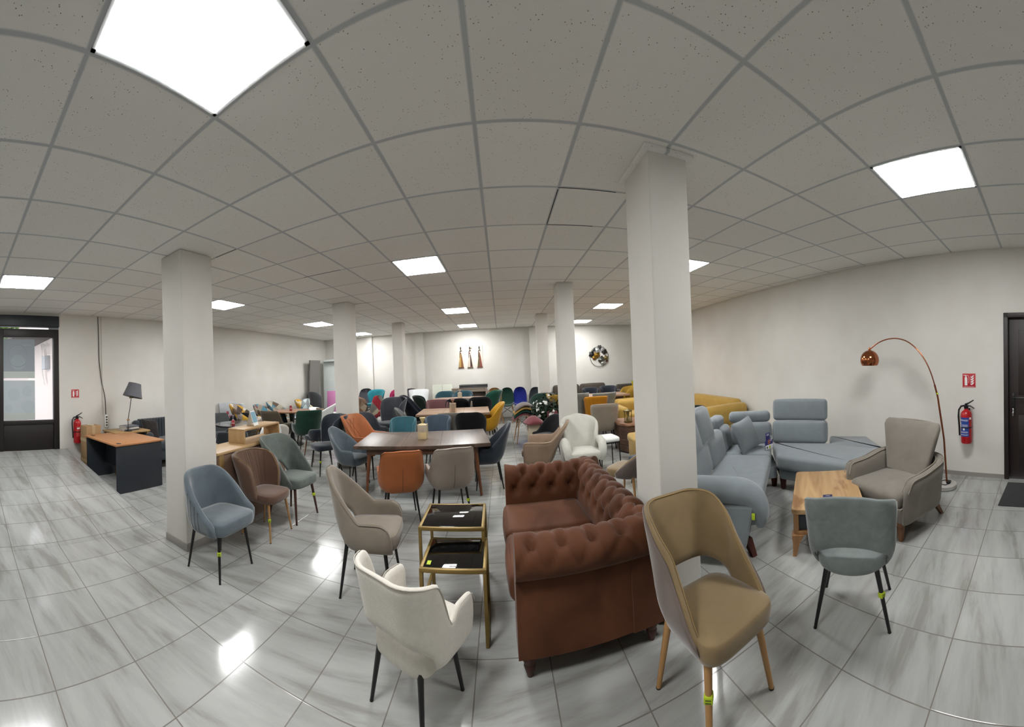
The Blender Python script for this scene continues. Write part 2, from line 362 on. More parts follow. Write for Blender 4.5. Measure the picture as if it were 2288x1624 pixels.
# columns
def column(x0, x1, y0, y1, label, cap=False, base=None):
    t = thing('column', label, 'column', ((x0 + x1) / 2, (y0 + y1) / 2, 0), group='square columns'); t['kind'] = 'structure'
    MB().rbox((0, 0, H / 2), (x1 - x0, y1 - y0, H), .012, 2).obj('shaft', WALL, t)
    if cap: MB().rbox((0, 0, H - .012), (x1 - x0 + .07, y1 - y0 + .07, .024), .004, 1).obj('collar', CEIL, t)
    MB().rbox((0, 0, .035), (x1 - x0 + .016, y1 - y0 + .016, .07), .004, 1).obj('skirting', SK, t)
column(-3.07, -2.72, 2.05, 2.47, 'pale square column between the grey tub chair and the dark desk')
column(.935, 1.215, 1.93, 2.33, 'pale square column between the brown leather sofa and the grey corner sofa', True)
column(-2.95, -2.63, 5.60, 5.95, 'pale square column behind the orange quilted armchair')
column(.935, 1.20, 5.38, 5.70, 'pale square column behind the round-backed white armchair')
column(-2.80, -2.52, 8.66, 8.95, 'pale square column beside the pink swivel stool')
column(.935, 1.21, 8.55, 8.85, 'pale square column behind the flowering plant')
# ceiling lights
LIGHT = emit('#ffffff', 38.0)
def lamp(ix, iy, label):
    x = -1.2359 - .57408 * (ix + .5); y = 1.1722 + .6751 * (iy + .5)
    t = thing('ceiling_light', label, 'ceiling light', (x, y, H), group='square ceiling light panels')
    f = MB(); w, d, b = .56, .66, .018
    for c, s in (((0, d / 2 - b / 2), (w, b)), ((0, -d / 2 + b / 2), (w, b)), ((w / 2 - b / 2, 0), (b, d)), ((-w / 2 + b / 2, 0), (b, d))): f.box((c[0], c[1], -.002), (s[0], s[1], .004))
    f.obj('frame', plain('#d9dcdd', .4), t, False)
    MB().box((0, 0, -.003), (w - 2 * b, d - 2 * b, .006)).obj('diffuser', LIGHT, t, False)
lamp(-1, -1, 'largest square light panel, at the top of the photo above the entrance side')
lamp(-7, -1, 'light panel over the grey corner sofa and wing armchair')
lamp(5, -1, 'light panel just inside the glass entrance door')
lamp(-1, 4, 'middle light panel above the near end of the dining tables')
lamp(5, 4, 'light panel seen just right of the near left column')
lamp(-7, 4, 'light panel seen just right of the near right column')
lamp(-1, 9, 'light panel above the second long dining table')
lamp(5, 9, 'light panel above the round wooden table by the left wall')
lamp(-7, 9, 'light panel above the dining set with grey tufted chairs')
lamp(-1, 13, 'farthest light panel in the middle row, near the back wall')
lamp(5, 13, 'farthest light panel in the left row, by the teal swivel stool')
lamp(-7, 13, 'farthest light panel in the right row, by the metal flower ring')
# dark slits where ceiling tiles sit badly
SLIT = plain('#050505', .9)
mb = MB()
for x0, y0, x1, y1 in ((.486, 2.53, .935, 2.53), (.486, 3.20, .93, 3.20), (.486, 2.56, .486, 3.18), (-3.5, 2.52, -3.09, 2.52), (-2.70, 2.52, -2.40, 2.52), (-2.44, 3.86, -1.9, 3.86), (-3.45, 5.90, -3.0, 5.90), (-2.6, 5.90, -2.3, 5.90)):
    mb.box(((x0 + x1) / 2, (y0 + y1) / 2, H - .001), (abs(x1 - x0) + .006, abs(y1 - y0) + .006, .002))
struct(mb.obj('trim_5', SLIT, smooth=False))
# dark door on the right with handle and keys
DK = wood('#241612', '#150d0b', 2, .5); a2 = math.degrees(math.atan(.07))
d2 = bpy.data.objects.new('door_2', None); COL.objects.link(d2); struct(d2); d2.location = (xr(.01) - .005, .01, 0); d2.rotation_euler = (0, 0, -rad(a2))
d2['label'] = 'dark brown panelled door with black handle and keys'
f = MB()
for c, s in (((.02, .435, 1.03), (.1, .06, 2.06)), ((.02, -.435, 1.03), (.1, .06, 2.06)), ((.02, 0, 2.03), (.1, .93, .06))): f.rbox(c, s, .004, 1)
f.obj('door_frame', DK, d2)
f = MB(); f.rbox((.045, 0, 1.0), (.04, .88, 2.04), .004, 1)
f.obj('door_leaf', DK, d2)
f = MB()
for y in (-.2, .2):
    for z0, z1 in ((.14, .8), (1.05, 1.85)): f.rbox((.022, 0, (z0 + z1) / 2), (.012, .56, z1 - z0), .005, 1) if y > 0 else None
f.obj('door_panel', DK, d2)
h = MB(); h.rbox((.018, .345, .97), (.012, .035, .2), .004, 1); h.tube([(.012, .345, 1.02), (-.035, .345, 1.02), (-.04, .30, 1.02), (-.04, .2, 1.02)], .009, 8); h.obj('door_handle', BLACK, d2)
h = MB(); h.tube([(.012, .345, .92), (-.02, .345, .92)], .004, 6); h.rbox((-.02, .345, .86), (.004, .018, .06), .002, 1); h.rbox((-.022, .348, .82), (.004, .014, .05), .002, 1, M=None); h.obj('key', CHROME, d2)
# glazed entrance door with roller shutter box
FR = plain('#17110f', .5)
d1 = bpy.data.objects.new('door_1', None); COL.objects.link(d1); struct(d1); d1.location = (XL, 0, 0); d1['label'] = 'dark framed glass entrance door at the top of the ramp'
f = MB(); m1 = .05
for y0, y1, z0, z1 in ((1.735, 1.845, RZ, 2.56), (D1a, .78, RZ, 2.56), (.78, 1.735, 2.41, 2.56), (.78, 1.735, .86, .93)): f.rbox((-.04, (y0 + y1) / 2, (z0 + z1) / 2), (.09, y1 - y0, z1 - z0), .005, 1)
f.obj('door_frame', FR, d1)
MB().rbox((-.04, 1.26, (RZ + .86) / 2), (.05, .95, .86 - RZ), .004, 1).obj('door_panel', FR, d1)
MB().box((-.05, 1.257, 1.67), (.008, .955, 1.48)).obj('glass_pane', glassmat('#ffffff', 0, .06), d1, False)
f = MB(); f.rbox((-.03, 1.2, 2.70), (.16, 1.29, .2), .01, 2); f.obj('shutter_box', plain('#20252b', .45), d1)
MB().box((-.03, 1.75, 2.58), (.03, .19, .035)).obj('shutter_slat', plain('#8d9296', .4), d1, False)
# ------------------------------------------------------------------ chair building blocks (front of every chair = +Y of its root)
def upath(w, yb, ya, rc, n, bow=0.0):
    rc = min(rc, w); P = []
    for i in range(12): P.append((w, lerp(ya, -yb + rc, i / 12)))
    for i in range(16): a = -PI / 2 * i / 16; P.append((w - rc + rc * math.cos(a), -yb + rc + rc * math.sin(a)))
    P.append((w - rc, -yb)); Q = P + [(-x, y) for x, y in reversed(P)]
    Q = [q for i, q in enumerate(Q) if i == 0 or math.dist(q, Q[i - 1]) > 1e-6]
    Q = [(x, y + bow * (x / w) ** 2) for x, y in Q]; L = [0]
    for i in range(1, len(Q)): L.append(L[-1] + math.dist(Q[i], Q[i - 1]))
    out = []; j = 0
    for i in range(n):
        t = L[-1] * i / (n - 1)
        while j < len(Q) - 2 and L[j + 1] < t: j += 1
        k = (t - L[j]) / max(L[j + 1] - L[j], 1e-9); out.append((lerp(Q[j][0], Q[j + 1][0], k), lerp(Q[j][1], Q[j + 1][1], k)))
    return out
class Shell:
    """an upholstered back that wraps round into arms"""
    def __init__(s, w=.25, yb=.22, ya=.18, rc=.2, hb=.85, ha=.62, z0=.40, mode='step', s1=.3, s2=.62, p=3.0, arch=0.0, sc=.3, fl=.10, fs=.03, taper=0.0, th=.04, n=57, m=9, inb=.05, rf=.06, drop=0.0, side=0.0, bow=0.0, nd=0.0, an=.6, nw=.08, rfe=.90):
        s.__dict__.update(locals()); del s.__dict__['s']
        s.path = upath(w, yb, ya, rc, n, bow)
    def zt(s, u):
        a = abs(u)
        if s.mode == 'dome':
            f = (max(0, 1 - min(a / s.s2, 1) ** s.p)) ** (1 / s.p); z = s.ha + (s.hb - s.ha) * f
        elif s.mode == 'diag':
            r = .022; ln = s.hb + .012 + (s.ha - s.hb) * max(a - s.s1, -.3) / (s.s2 - s.s1); z = -r * math.log(math.exp(-(s.hb - ln) / r) + 1) + ln if s.hb - ln < .5 else ln
            z = -r * math.log(math.exp(-s.hb / r + ln / r) + 1) + ln if ln - s.hb > -.6 else ln
            z = max(min(z, s.hb), s.ha)
        else:
            z = lerp(s.hb, s.ha, sstep(s.s1, s.s2, a)) - s.drop * (a / s.s1) ** 2 * (a < s.s1) - s.drop * (a >= s.s1) * (1 - sstep(s.s1, s.s2, a))
        if s.nd: z -= s.nd * math.exp(-((a - s.an) / s.nw) ** 2)
        e = s.rfe
        if s.rf and a > e: z -= s.rf * (1 - math.sqrt(max(0, 1 - ((a - e) / (1 - e)) ** 2)))
        return z
    def zb(s, u):
        a = abs(u); z = s.z0 + s.side * sstep(.5, 1, a)
        if s.arch and a < s.sc: z += s.arch * math.sqrt(max(0, 1 - (a / s.sc) ** 2.4))
        return z
    def at(s, i, t, off=0.0):
        P = s.path; x, y = P[i]; a, b = P[max(i - 1, 0)], P[min(i + 1, s.n - 1)]
        tx, ty = b[0] - a[0], b[1] - a[1]; L = math.hypot(tx, ty) or 1; nx, ny = -ty / L, tx / L
        u = 1 - 2 * i / (s.n - 1); zb, zt = s.zb(u), max(s.zt(u), s.zb(u) + .004); z = lerp(zb, zt, t)
        d = max(z - s.z0, 0); cb = abs(ny); o = (s.fl * cb + s.fs * (1 - cb)) * (d / .4) ** 1.25
        o -= s.inb * max(0, 1 - d / .14) ** 2
        o += off; k = 1 - s.taper * clamp(d / (s.hb - s.z0))
        return ((x + nx * o) * k, y + ny * o, z)
    def build(s, name, mat, parent):
        rings = []; h = s.th / 2
        for i in range(s.n):
            u = abs(1 - 2 * i / (s.n - 1)); g = h * (1 if u < .94 else max(.35, math.sqrt(max(0, 1 - ((u - .94) / .06) ** 2)))); R = []
            for j in range(s.m + 1): R.append(s.at(i, .0 + j / s.m, -g * (1 if 0 < j < s.m else .75)))
            c = Vector(s.at(i, 1, 0)); R.append((c.x, c.y, c.z + g * .55))
            for j in range(s.m, -1, -1): R.append(s.at(i, j / s.m, g * (1 if 0 < j < s.m else .75)))
            c = Vector(s.at(i, 0, 0)); R.append((c.x, c.y, c.z - g * .4)); rings.append(R)
        return MB().rings(rings).obj(name, mat, parent, ang=75)
    def seam(s, us, name, mat, parent, t0=.12, t1=.97, side=-1, r=.0022):
        mb = MB()
        for u in us:
            i = round((1 - u) / 2 * (s.n - 1)); mb.tube([s.at(i, lerp(t0, t1, k / 9), side * s.th * .5) for k in range(10)], r, 5)
        return mb.obj(name, mat, parent)
    def rim(s, name, mat, parent, r=.005, side=1, k=.8):
        return MB().tube([(q[0], q[1], q[2] + s.th * .12) for q in (s.at(i, 1, side * s.th * .5 * k) for i in range(s.n))], r, 6).obj(name, mat, parent)
def seat_mesh(wf, wb, yf, yb, z0, z1, crown=.015, e=.55, n=44):
    mb = MB(); rings = []; yc = (yf - yb) / 2; yh = (yf + yb) / 2; h = z1 - z0
    def ring(k, z):
        R = []
        for i in range(n):
            a = 2 * PI * i / n; c, q = math.cos(a), math.sin(a)
            x = math.copysign(abs(c) ** e, c); y = math.copysign(abs(q) ** e, q)
            w = lerp(wb, wf, (y + 1) / 2); R.append((x * w * k, yc + y * yh * k, z))
        return R
    for k, z in ((.5, z0 - .004), (.93, z0), (.98, z0 + h * .10), (1, z0 + h * .35), (1, z0 + h * .72), (.985, z0 + h * .92), (.955, z1), (.7, z1 + crown * .6), (.35, z1 + crown), (.05, z1 + crown)): rings.append(ring(k, z))
    return mb.rings(rings)
def seat(parent, mat, wf=.23, wb=.20, yf=.23, yb=.19, z0=.38, z1=.47, crown=.012, e=.42, piping=None, name='seat'):
    o = seat_mesh(wf, wb, yf, yb, z0, z1, crown, e).obj(name, mat, parent, ang=70)
    if piping:
        yc = (yf - yb) / 2; yh = (yf + yb) / 2; pts = []
        for i in range(41):
            a = 2 * PI * i / 40; c, q = math.cos(a), math.sin(a); y = math.copysign(abs(q) ** e, q)
            pts.append((math.copysign(abs(c) ** e, c) * lerp(wb, wf, (y + 1) / 2) * .97, yc + y * yh * .97, z1 - .008))
        MB().tube(pts, .004, 6, caps=False).obj('piping', piping, parent)
    return o
def legs(parent, mat, x=.16, yf=.15, yb=.15, fx=.21, fyf=.20, fyb=.21, z=.40, r0=.017, r1=.009, tagleg=None, seg=10):
    out = []
    for k, (sx, sy) in enumerate(((1, 1), (-1, 1), (1, -1), (-1, -1))):
        a = Vector((sx * x, yf if sy > 0 else -yb, z)); b = Vector((sx * fx, fyf if sy > 0 else -fyb, 0))
        o = MB().tube([a, b], [r0, r1], seg).obj('leg', mat, parent); out.append(o)
        MB().tube([b + Vector((0, 0, .006)), b], [r1 + .0015, r1 + .0015], seg).obj('foot_cap', BLACK, o)
        if tagleg == k:
            c = a.lerp(b, .45); d = (c.xy.normalized() if c.xy.length > 1e-6 else Vector((1, 0))); rr = lerp(r0, r1, .45)
            g = MB(); M = Matrix.Translation(c) @ Matrix.Rotation(math.atan2(d.y, d.x), 4, 'Z')
            g.rbox((0, 0, 0), (rr * 2 + .005, rr * 2 + .006, .032), .004, 1, M=M); g = g.obj('price_tag', TAGY, o); mlabel(g, 'yellow-green price sticker')
            q = MB()
            for zz in (-.008, .004): q.box((rr + .0035, 0, zz), (.001, rr * 1.5, .005), M=M)
            q.obj('print', TAGI, g)
    return out
def chair_root(label, x, y, face, s=1.0, group=None, cat='chair', name='chair', z=0.0):
    return thing(name, label, cat, (x, y, z), face - 90, s, group)
# --- families
def tub(label, x, y, face, s, mat, legm, rib=None, hb=.80, ha=.60, w=.27, fs=.05, z0=.37, tagleg=None, cat='chair', name='tub_chair', group=None, s1=.10, s2=.95, legk={}, fl=.12, drop=0.0, th=.05, piping=None, **kw):
    t = chair_root(label, x, y, face, s, group, cat, name)
    sh = Shell(w=w, yb=.24, ya=.20, rc=.25, hb=hb, ha=ha, z0=z0, s1=s1, s2=s2, fl=fl, fs=fs, th=th, drop=drop, **kw)
    b = sh.build('backrest', mat, t)
    if rib is not None: sh.seam(rib, 'stitching', SEAM, b, side=1)
    if piping: sh.rim('piping', piping, b)
    seat(t, mat, wf=w * .93, wb=w * .80, yf=.26, yb=.19, z0=.37, z1=.47)
    legs(t, legm, tagleg=tagleg, **legk); return t
def cutarm(label, x, y, face, s, mat, legm, tagleg=None, rc=.22, arch=.15, hb=.86, ha=.58, w=.27, piping=None, group=None, s1=.27, s2=.66, name='armchair_with_open_back', sc=.3, fl=.13, smat=None, taper=.10, sz0=.37, swf=.235, swb=.19, legk={}, **kw):
    t = chair_root(label, x, y, face, s, group, 'chair', name)
    sh = Shell(w=w, yb=.23, ya=.20, rc=rc, hb=hb, ha=ha, z0=.37, s1=s1, s2=s2, fl=fl, arch=arch, sc=sc, th=.045, taper=taper, **dict(dict(drop=.02, fs=.04), **kw))
    b = sh.build('backrest', mat, t)
    if piping: sh.rim('piping', piping, b, r=.0035, k=.95)
    seat(t, smat or mat, wf=swf, wb=swb, yf=.26, yb=.20, z0=sz0, z1=.48, piping=piping)
    legs(t, legm, tagleg=tagleg, **legk); return t
def cutside(label, x, y, face, s, mat, legm, tagleg=None, arch=.16, hb=.88, w=.235, piping=None, bmat=None, r0=.019, r1=.011, ya=.02, p=4.5, fl=.13, sc=.42, e=.5, zs=.47, group=None, yf=.25, hump=0, legk={}, name='side_chair_with_open_back', taper=.10, s1=.28, rc=.13, bow=.05, mode='diag', syb=.18, swb=.19):
    t = chair_root(label, x, y, face, s, group, 'chair', name)
    sh = Shell(w=w, yb=.21, ya=ya, rc=rc, hb=hb, ha=.42, z0=.37, mode=mode, s1=s1, s2=1.0, p=p, fl=fl, fs=.02, arch=arch, sc=sc, th=.036, taper=taper, rf=0, bow=bow)
    b = sh.build('backrest', mat, t)
    if piping: sh.rim('piping', piping, b, r=.0028, side=-1)
    if bmat:
        s2 = Shell(w=w, yb=.21, ya=ya, rc=rc, hb=hb - .012, ha=.42, z0=.372, mode=mode, s1=s1, s2=1.0, p=p, fl=fl, fs=.02, arch=arch, sc=sc, th=.02, taper=taper, rf=0)
        s2.path = upath(w + .022, .232, ya, rc + .02, s2.n, bow); s2.build('back_cover', bmat, b)
    seat(t, mat, wf=.235, wb=swb, yf=yf, yb=syb, z0=.375, z1=zs, e=e)
    legs(t, legm, r0=r0, r1=r1, tagleg=tagleg, **legk); return t
def sidech(label, x, y, face, s, mat, legm, rib=None, hb=.86, w=.22, ya=-.03, p=4.0, fl=.12, seam_side=-1, taper=.02, group=None, ribm=None, smat=None, th=.05, name='side_chair', tagleg=None, legk={}, tufts=None, e=.55, z0=.40, piping=None, t0=.12, t1=.97):
    t = chair_root(label, x, y, face, s, group, 'chair', name)
    sh = Shell(w=w, yb=.21, ya=ya, rc=.15, hb=hb, ha=.44, z0=z0, mode='dome', s2=1.0, p=p, fl=fl, fs=.02, th=th, taper=taper, rf=0)
    b = sh.build('backrest', mat, t)
    if rib is not None: sh.seam(rib, 'stitching', ribm or SEAM, b, side=seam_side, t0=t0, t1=t1)
    if piping: sh.rim('piping', piping, b, r=.005, side=-1)
    if tufts:
        for u, tt in tufts:
            i = round((1 - u) / 2 * (sh.n - 1))
            for sd in (-1, 1):
                c = Vector(sh.at(i, tt, sd * th * .52)); MB().lathe([(.001, -.008), (.012, -.006), (.014, 0), (.010, .006), (.001, .008)], 10, Matrix.Translation(c)).obj('button', ribm or mat, b)
    seat(t, smat or mat, wf=.225, wb=.19, yf=.24, yb=.19, z0=.385, z1=.47, e=e)
    legs(t, legm, tagleg=tagleg, **legk); return t
def leather(label, x, y, face, s, mat, tagleg=None, seam=True, hb=.87, piping=None, name='leather_armchair', w=.265):
    t = chair_root(label, x, y, face, s, None, 'chair', name)
    sh = Shell(w=w, yb=.23, ya=.17, rc=.16, hb=hb, ha=.60, z0=.36, s1=.33, s2=.50, fl=.11, fs=.06, th=.05, taper=.22, drop=.015, inb=.07)
    b = sh.build('backrest', mat, t)
    if seam: sh.seam([0.0], 'stitching', SEAM, b, side=1, t0=.05, t1=.62)
    sh.rim('piping', piping or mat, b)
    seat(t, mat, wf=.235, wb=.2, yf=.25, yb=.19, z0=.37, z1=.48)
    legs(t, BLACK, tagleg=tagleg); return t
def eames(label, x, y, face, s, mat, legm=BEECH, hb=.84, w=.225, group=None, name='shell_chair', p=2.6, wire=True, smat=None, seam=False, metal=None, z=0.0, arms=None, tilt=0):
    """moulded shell on a spread leg frame"""
    t = chair_root(label, x, y, face, s, group, 'chair', name, z)
    rows = []; prof = [(.215, .425, .86), (.19, .435, .94), (.10, .425, 1), (0, .42, 1), (-.10, .425, 1), (-.165, .455, .98), (-.20, .52, .96), (-.225, .60, .98), (-.245, .68, .95), (-.262, .75, .86), (-.275, hb - .035, .66), (-.28, hb - .005, .36), (-.282, hb, .05)]
    top = []; bot = []
    for y_, z_, k in prof:
        R = []; up = sstep(-.10, -.2, y_)
        for i in range(15):
            q = -1 + 2 * i / 14; lift = .055 * abs(q) ** 3 * (1 - up); fw = .06 * abs(q) ** 2.5 * up
            if arms and -.2 < y_ < .2: lift += arms * sstep(.72, 1, abs(q)) * sstep(.21, .05, y_)
            R.append((q * w * k, y_ + fw, z_ + lift))
        top.append(R)
    vs = []; n = 15; m = len(top)
    mb = MB()
    for sg, dz in ((0, 0), (1, -.018)):
        for j, R in enumerate(top):
            b = sstep(-.08, -.2, prof[j][0])
            for p_ in R: vs.append((p_[0], p_[1] - (.018 * b if sg else 0), p_[2] + (dz * (1 - b) if sg else 0)))
    fs = []
    for o in (0, n * m):
        for j in range(m - 1):
            for i in range(n - 1): fs.append((o + j * n + i, o + j * n + i + 1, o + (j + 1) * n + i + 1, o + (j + 1) * n + i))
    e = [j * n for j in range(m)] + [(m - 1) * n + i for i in range(1, n)] + [j * n + n - 1 for j in range(m - 2, -1, -1)] + [i for i in range(n - 2, 0, -1)]
    for a in range(len(e)):
        b = e[(a + 1) % len(e)]; fs.append((e[a], b, b + n * m, e[a] + n * m))
    mb.add(vs, fs); b = mb.obj('seat_shell', mat, t, ang=80)
    if smat is not None: seat(t, smat, wf=.19, wb=.17, yf=.19, yb=.14, z0=.425, z1=.452, crown=.01, name='seat_pad')
    if metal is None:
        legs(t, legm, x=.12, yf=.12, yb=.12, fx=.22, fyf=.21, fyb=.22, z=.415, r0=.014, r1=.009)
        if wire:
            g = MB()
            for a, c in (((.17, .16, .2), (-.12, -.12, .39)), ((-.17, .16, .2), (.12, -.12, .39)), ((.17, -.17, .2), (-.12, .12, .39)), ((-.17, -.17, .2), (.12, .12, .39)), ((.14, .14, .33), (.14, -.14, .33)), ((-.14, .14, .33), (-.14, -.14, .33))): g.tube([a, c], .004, 6)
            g.obj('wire_brace', BLACKM, t)
    else: legs(t, metal, x=.13, yf=.13, yb=.13, fx=.19, fyf=.19, fyb=.2, z=.415, r0=.011, r1=.009)
    return t
def swivel(label, x, y, face, s, mat):
    t = chair_root(label, x, y, face, s, None, 'stool', 'swivel_stool')
    sh = Shell(w=.20, yb=.20, ya=-.02, rc=.17, hb=1.05, ha=.66, z0=.60, mode='dome', s2=1.0, p=3.0, fl=.06, fs=.05, th=.05, rf=0, taper=-.22)
    b = sh.build('backrest', mat, t); sh.seam([-.5, 0, .5], 'stitching', SEAM, b, side=-1, t0=.3, t1=.95)
    seat(t, mat, wf=.24, wb=.15, yf=.24, yb=.18, z0=.60, z1=.67, e=.75)
    MB().lathe([(.03, .60), (.03, .36), (.022, .36), (.022, .03)], 16).obj('post', CHROME, t)
    MB().lathe([(.2, 0), (.2, .008), (.16, .018), (.03, .04)], 32).obj('base_plate', CHROME, t)
    MB().tube([(.02, 0, .57), (.14, .06, .56), (.17, .07, .55)], .006, 8).obj('lift_lever', BLACK, t); return t
# ------------------------------------------------------------------ foreground chairs
GREYV = fabric('#66727a', .16, 5.5, .75, .7, .1)
BROWNV = fabric('#6f5445', .12, 6, .8, .5, .1)
SAGE = fabric('#6f7772', .18, 9, .85, .3, .12)
TAUPE = fabric('#94897b', .10, 6, .85, .4, .12)
BOUCLE = fabric('#f2ede2', .05, 30, .95, .2, .6, 260)
TAN = fabric('#8f7a58', .12, 5, .8, .5, .1)
TANB = fabric('#776a63', .10, 5, .8, .5, .1)
GREYF = fabric('#828a88', .16, 12, .85, .4, .12)
STEEL = fabric('#5a666e', .14, 6, .75, .7, .1)
NAVY = fabric('#2b333c', .15, 6, .8, .6, .1)
CHAR = fabric('#3b3f45', .12, 8, .85, .4, .12)
t = tub('grey-blue velvet tub chair with black legs in front of the near left column', -2.31, 2.11, 2, .97, GREYV, BLACK, rib=[.55, .62, .69, .76], tagleg=0, hb=.80, ha=.48, s1=.22, s2=1.0, fs=.0, fl=.05, w=.275, th=.065, inb=.03)
t = sidech('brown velvet chair with vertical ribbed back and beech legs', -2.41, 2.90, 2, .92, BROWNV, BEECH, rib=[-.5, -.41, -.32, -.23, -.14, -.05, .04], hb=.87, w=.245, ya=.03, p=2.8, tagleg=0, th=.06, taper=.0, name='ribbed_chair', piping=fabric('#8a7048', .1))
t = cutside('grey-green open-backed chair with dark walnut legs beside the brown ribbed chair', -2.42, 3.42, -3, 1.0, SAGE, WALNUT, tagleg=1, arch=.22, w=.25, hb=.89, sc=.30, ya=.12, s1=.32, taper=.18, rc=.10, bow=.04)
t = cutarm('taupe armchair with an arched gap in its back, beside the glass nesting tables', -1.06, 2.52, 8, .95, TAUPE, BLACK, w=.275, piping=fabric('#857a6d', .08), hb=.92, ha=.575, mode='diag', s1=.10, s2=.58, arch=.23, sc=.34, taper=.24, bow=.03, fl=.07, fs=.01, rf=.10, rfe=.82)
t = cutarm('cream woven-fabric armchair seen from behind, with black legs', -.49, 1.71, 64, .80, BOUCLE, BLACK, w=.29, piping=fabric('#cfc9bd', .05), hb=.87, ha=.63, arch=.17, sc=.46, s1=.44, s2=.60, fl=.07, fs=.0, inb=.02, taper=.0, nd=.06, an=.63, nw=.07, legk=dict(r0=.022, r1=.012), sz0=.30, swb=.22, rc=.17, bow=.03)
t = cutside('tan velvet open-backed chair with beech legs, nearest to the camera on the right', .93, 1.39, -84, .97, TAN, BEECH, tagleg=0, piping=fabric('#a08557', .1), bmat=TANB, hb=.875, w=.228, taper=.2, arch=.185, ya=.12, sc=.60, p=4.2, s1=.36, rc=.11, e=.4, r0=.021, r1=.013)
t = cutside('grey fabric chair with a broad curved back turned to the camera, by the coffee table', 1.865, 1.16, 25, .92, GREYF, BLACK, tagleg=2, hb=.86, w=.275, arch=.17, ya=-.04, sc=.72, zs=.47, fl=.05, taper=0, e=.9, yf=.20, syb=.26, mode='dome', p=2.9, rc=.09, bow=.03, swb=.25, legk=dict(fx=.245))
# chairs round the near dining table
ORL = fabric('#bd7040', .08, 5, .5, .1, .05); BGL = fabric('#aca094', .06, 5, .5, .1, .05)
leather('orange leather armchair seen from behind, at the near long dining table', -1.19, 3.78, 113, .91, ORL, piping=fabric('#b8693a', .05))
leather('beige leather armchair seen from behind, right of the orange one at the dining table', -.64, 3.93, 111, .915, BGL, tagleg=2, piping=fabric('#b5aaa0', .05))
cutarm('blue-grey velvet armchair at the left end of the near dining table', -2.24, 4.74, -8, .885, STEEL, BLACK, w=.27, hb=.92, ha=.60, mode='diag', s1=.10, s2=.58, arch=.0, taper=.16)
cutarm('dark navy velvet open-backed armchair at the right end of the near dining table', -.24, 4.92, 186, .92, NAVY, BLACK, w=.26, fl=.09, hb=.92, ha=.58, mode='diag', s1=.12, s2=.62, arch=.22, sc=.26, taper=.14)
sidech('teal fabric chair across the near dining table', -1.80, 5.90, -88, .89, fabric('#3f6f7a', .08, 8), BLACK, hb=.89, w=.25, p=3.4, ya=.0, taper=.14, rib=[0.0], seam_side=-1, piping=fabric('#5d8b95', .05))
sidech('blue-grey fabric chair across the near dining table, behind the candle packet', -1.18, 6.00, -90, .89, fabric('#4f5d6b', .08, 8), BLACK, hb=.90, w=.24, p=3.4, ya=.0, taper=.14, rib=[0.0], seam_side=-1, piping=fabric('#6f7f8c', .05))
sidech('dark navy chair with a finely ribbed back, left of the orange quilted armchair', -2.98, 5.22, -128, 1.0, NAVY, BLACK, hb=.92, w=.24, p=4, ya=-.02, rib=[-.45, -.3, -.15, 0, .15, .3, .45], tagleg=1, name='ribbed_chair')
sidech('black-seated chair with wooden legs behind the dark navy ribbed chair', -3.62, 6.00, 150, .95, NAVY, wood('#6d4a33', '#553524', 2), hb=.62, w=.2)
QO = fabric('#b46a3c', .1, 5, .55, .1, .05)
t = chair_root('orange quilted leather armchair by the second left column', -2.20, 5.32, -10, 1.0, None, 'chair', 'quilted_armchair')
sh = Shell(w=.27, yb=.23, ya=.25, rc=.20, hb=.92, ha=.62, z0=.36, s1=.25, s2=.55, fl=.13, fs=.06, th=.05, taper=.05); b = sh.build('backrest', QO, t)
sm = MB()
for u0, u1 in ((-.22, .02), (-.08, .16), (.22, -.02), (.08, -.16)):
    sm.tube([sh.at(round((1 - lerp(u0, u1, k / 9)) / 2 * (sh.n - 1)), lerp(.32, .90, k / 9), -sh.th * .5) for k in range(10)], .003, 5)
sm.obj('stitching', plain('#5b2d16', .8), b); sh.rim('piping', fabric('#b8744a', .05), b)
seat(t, QO, wf=.235, wb=.2, yf=.25, yb=.19, z0=.37, z1=.48); legs(t, BLACK)
cutarm('dark grey velvet armchair just behind the orange quilted one', -2.62, 6.55, -25, .95, CHAR, BLACK, hb=.86, ha=.56, arch=0)
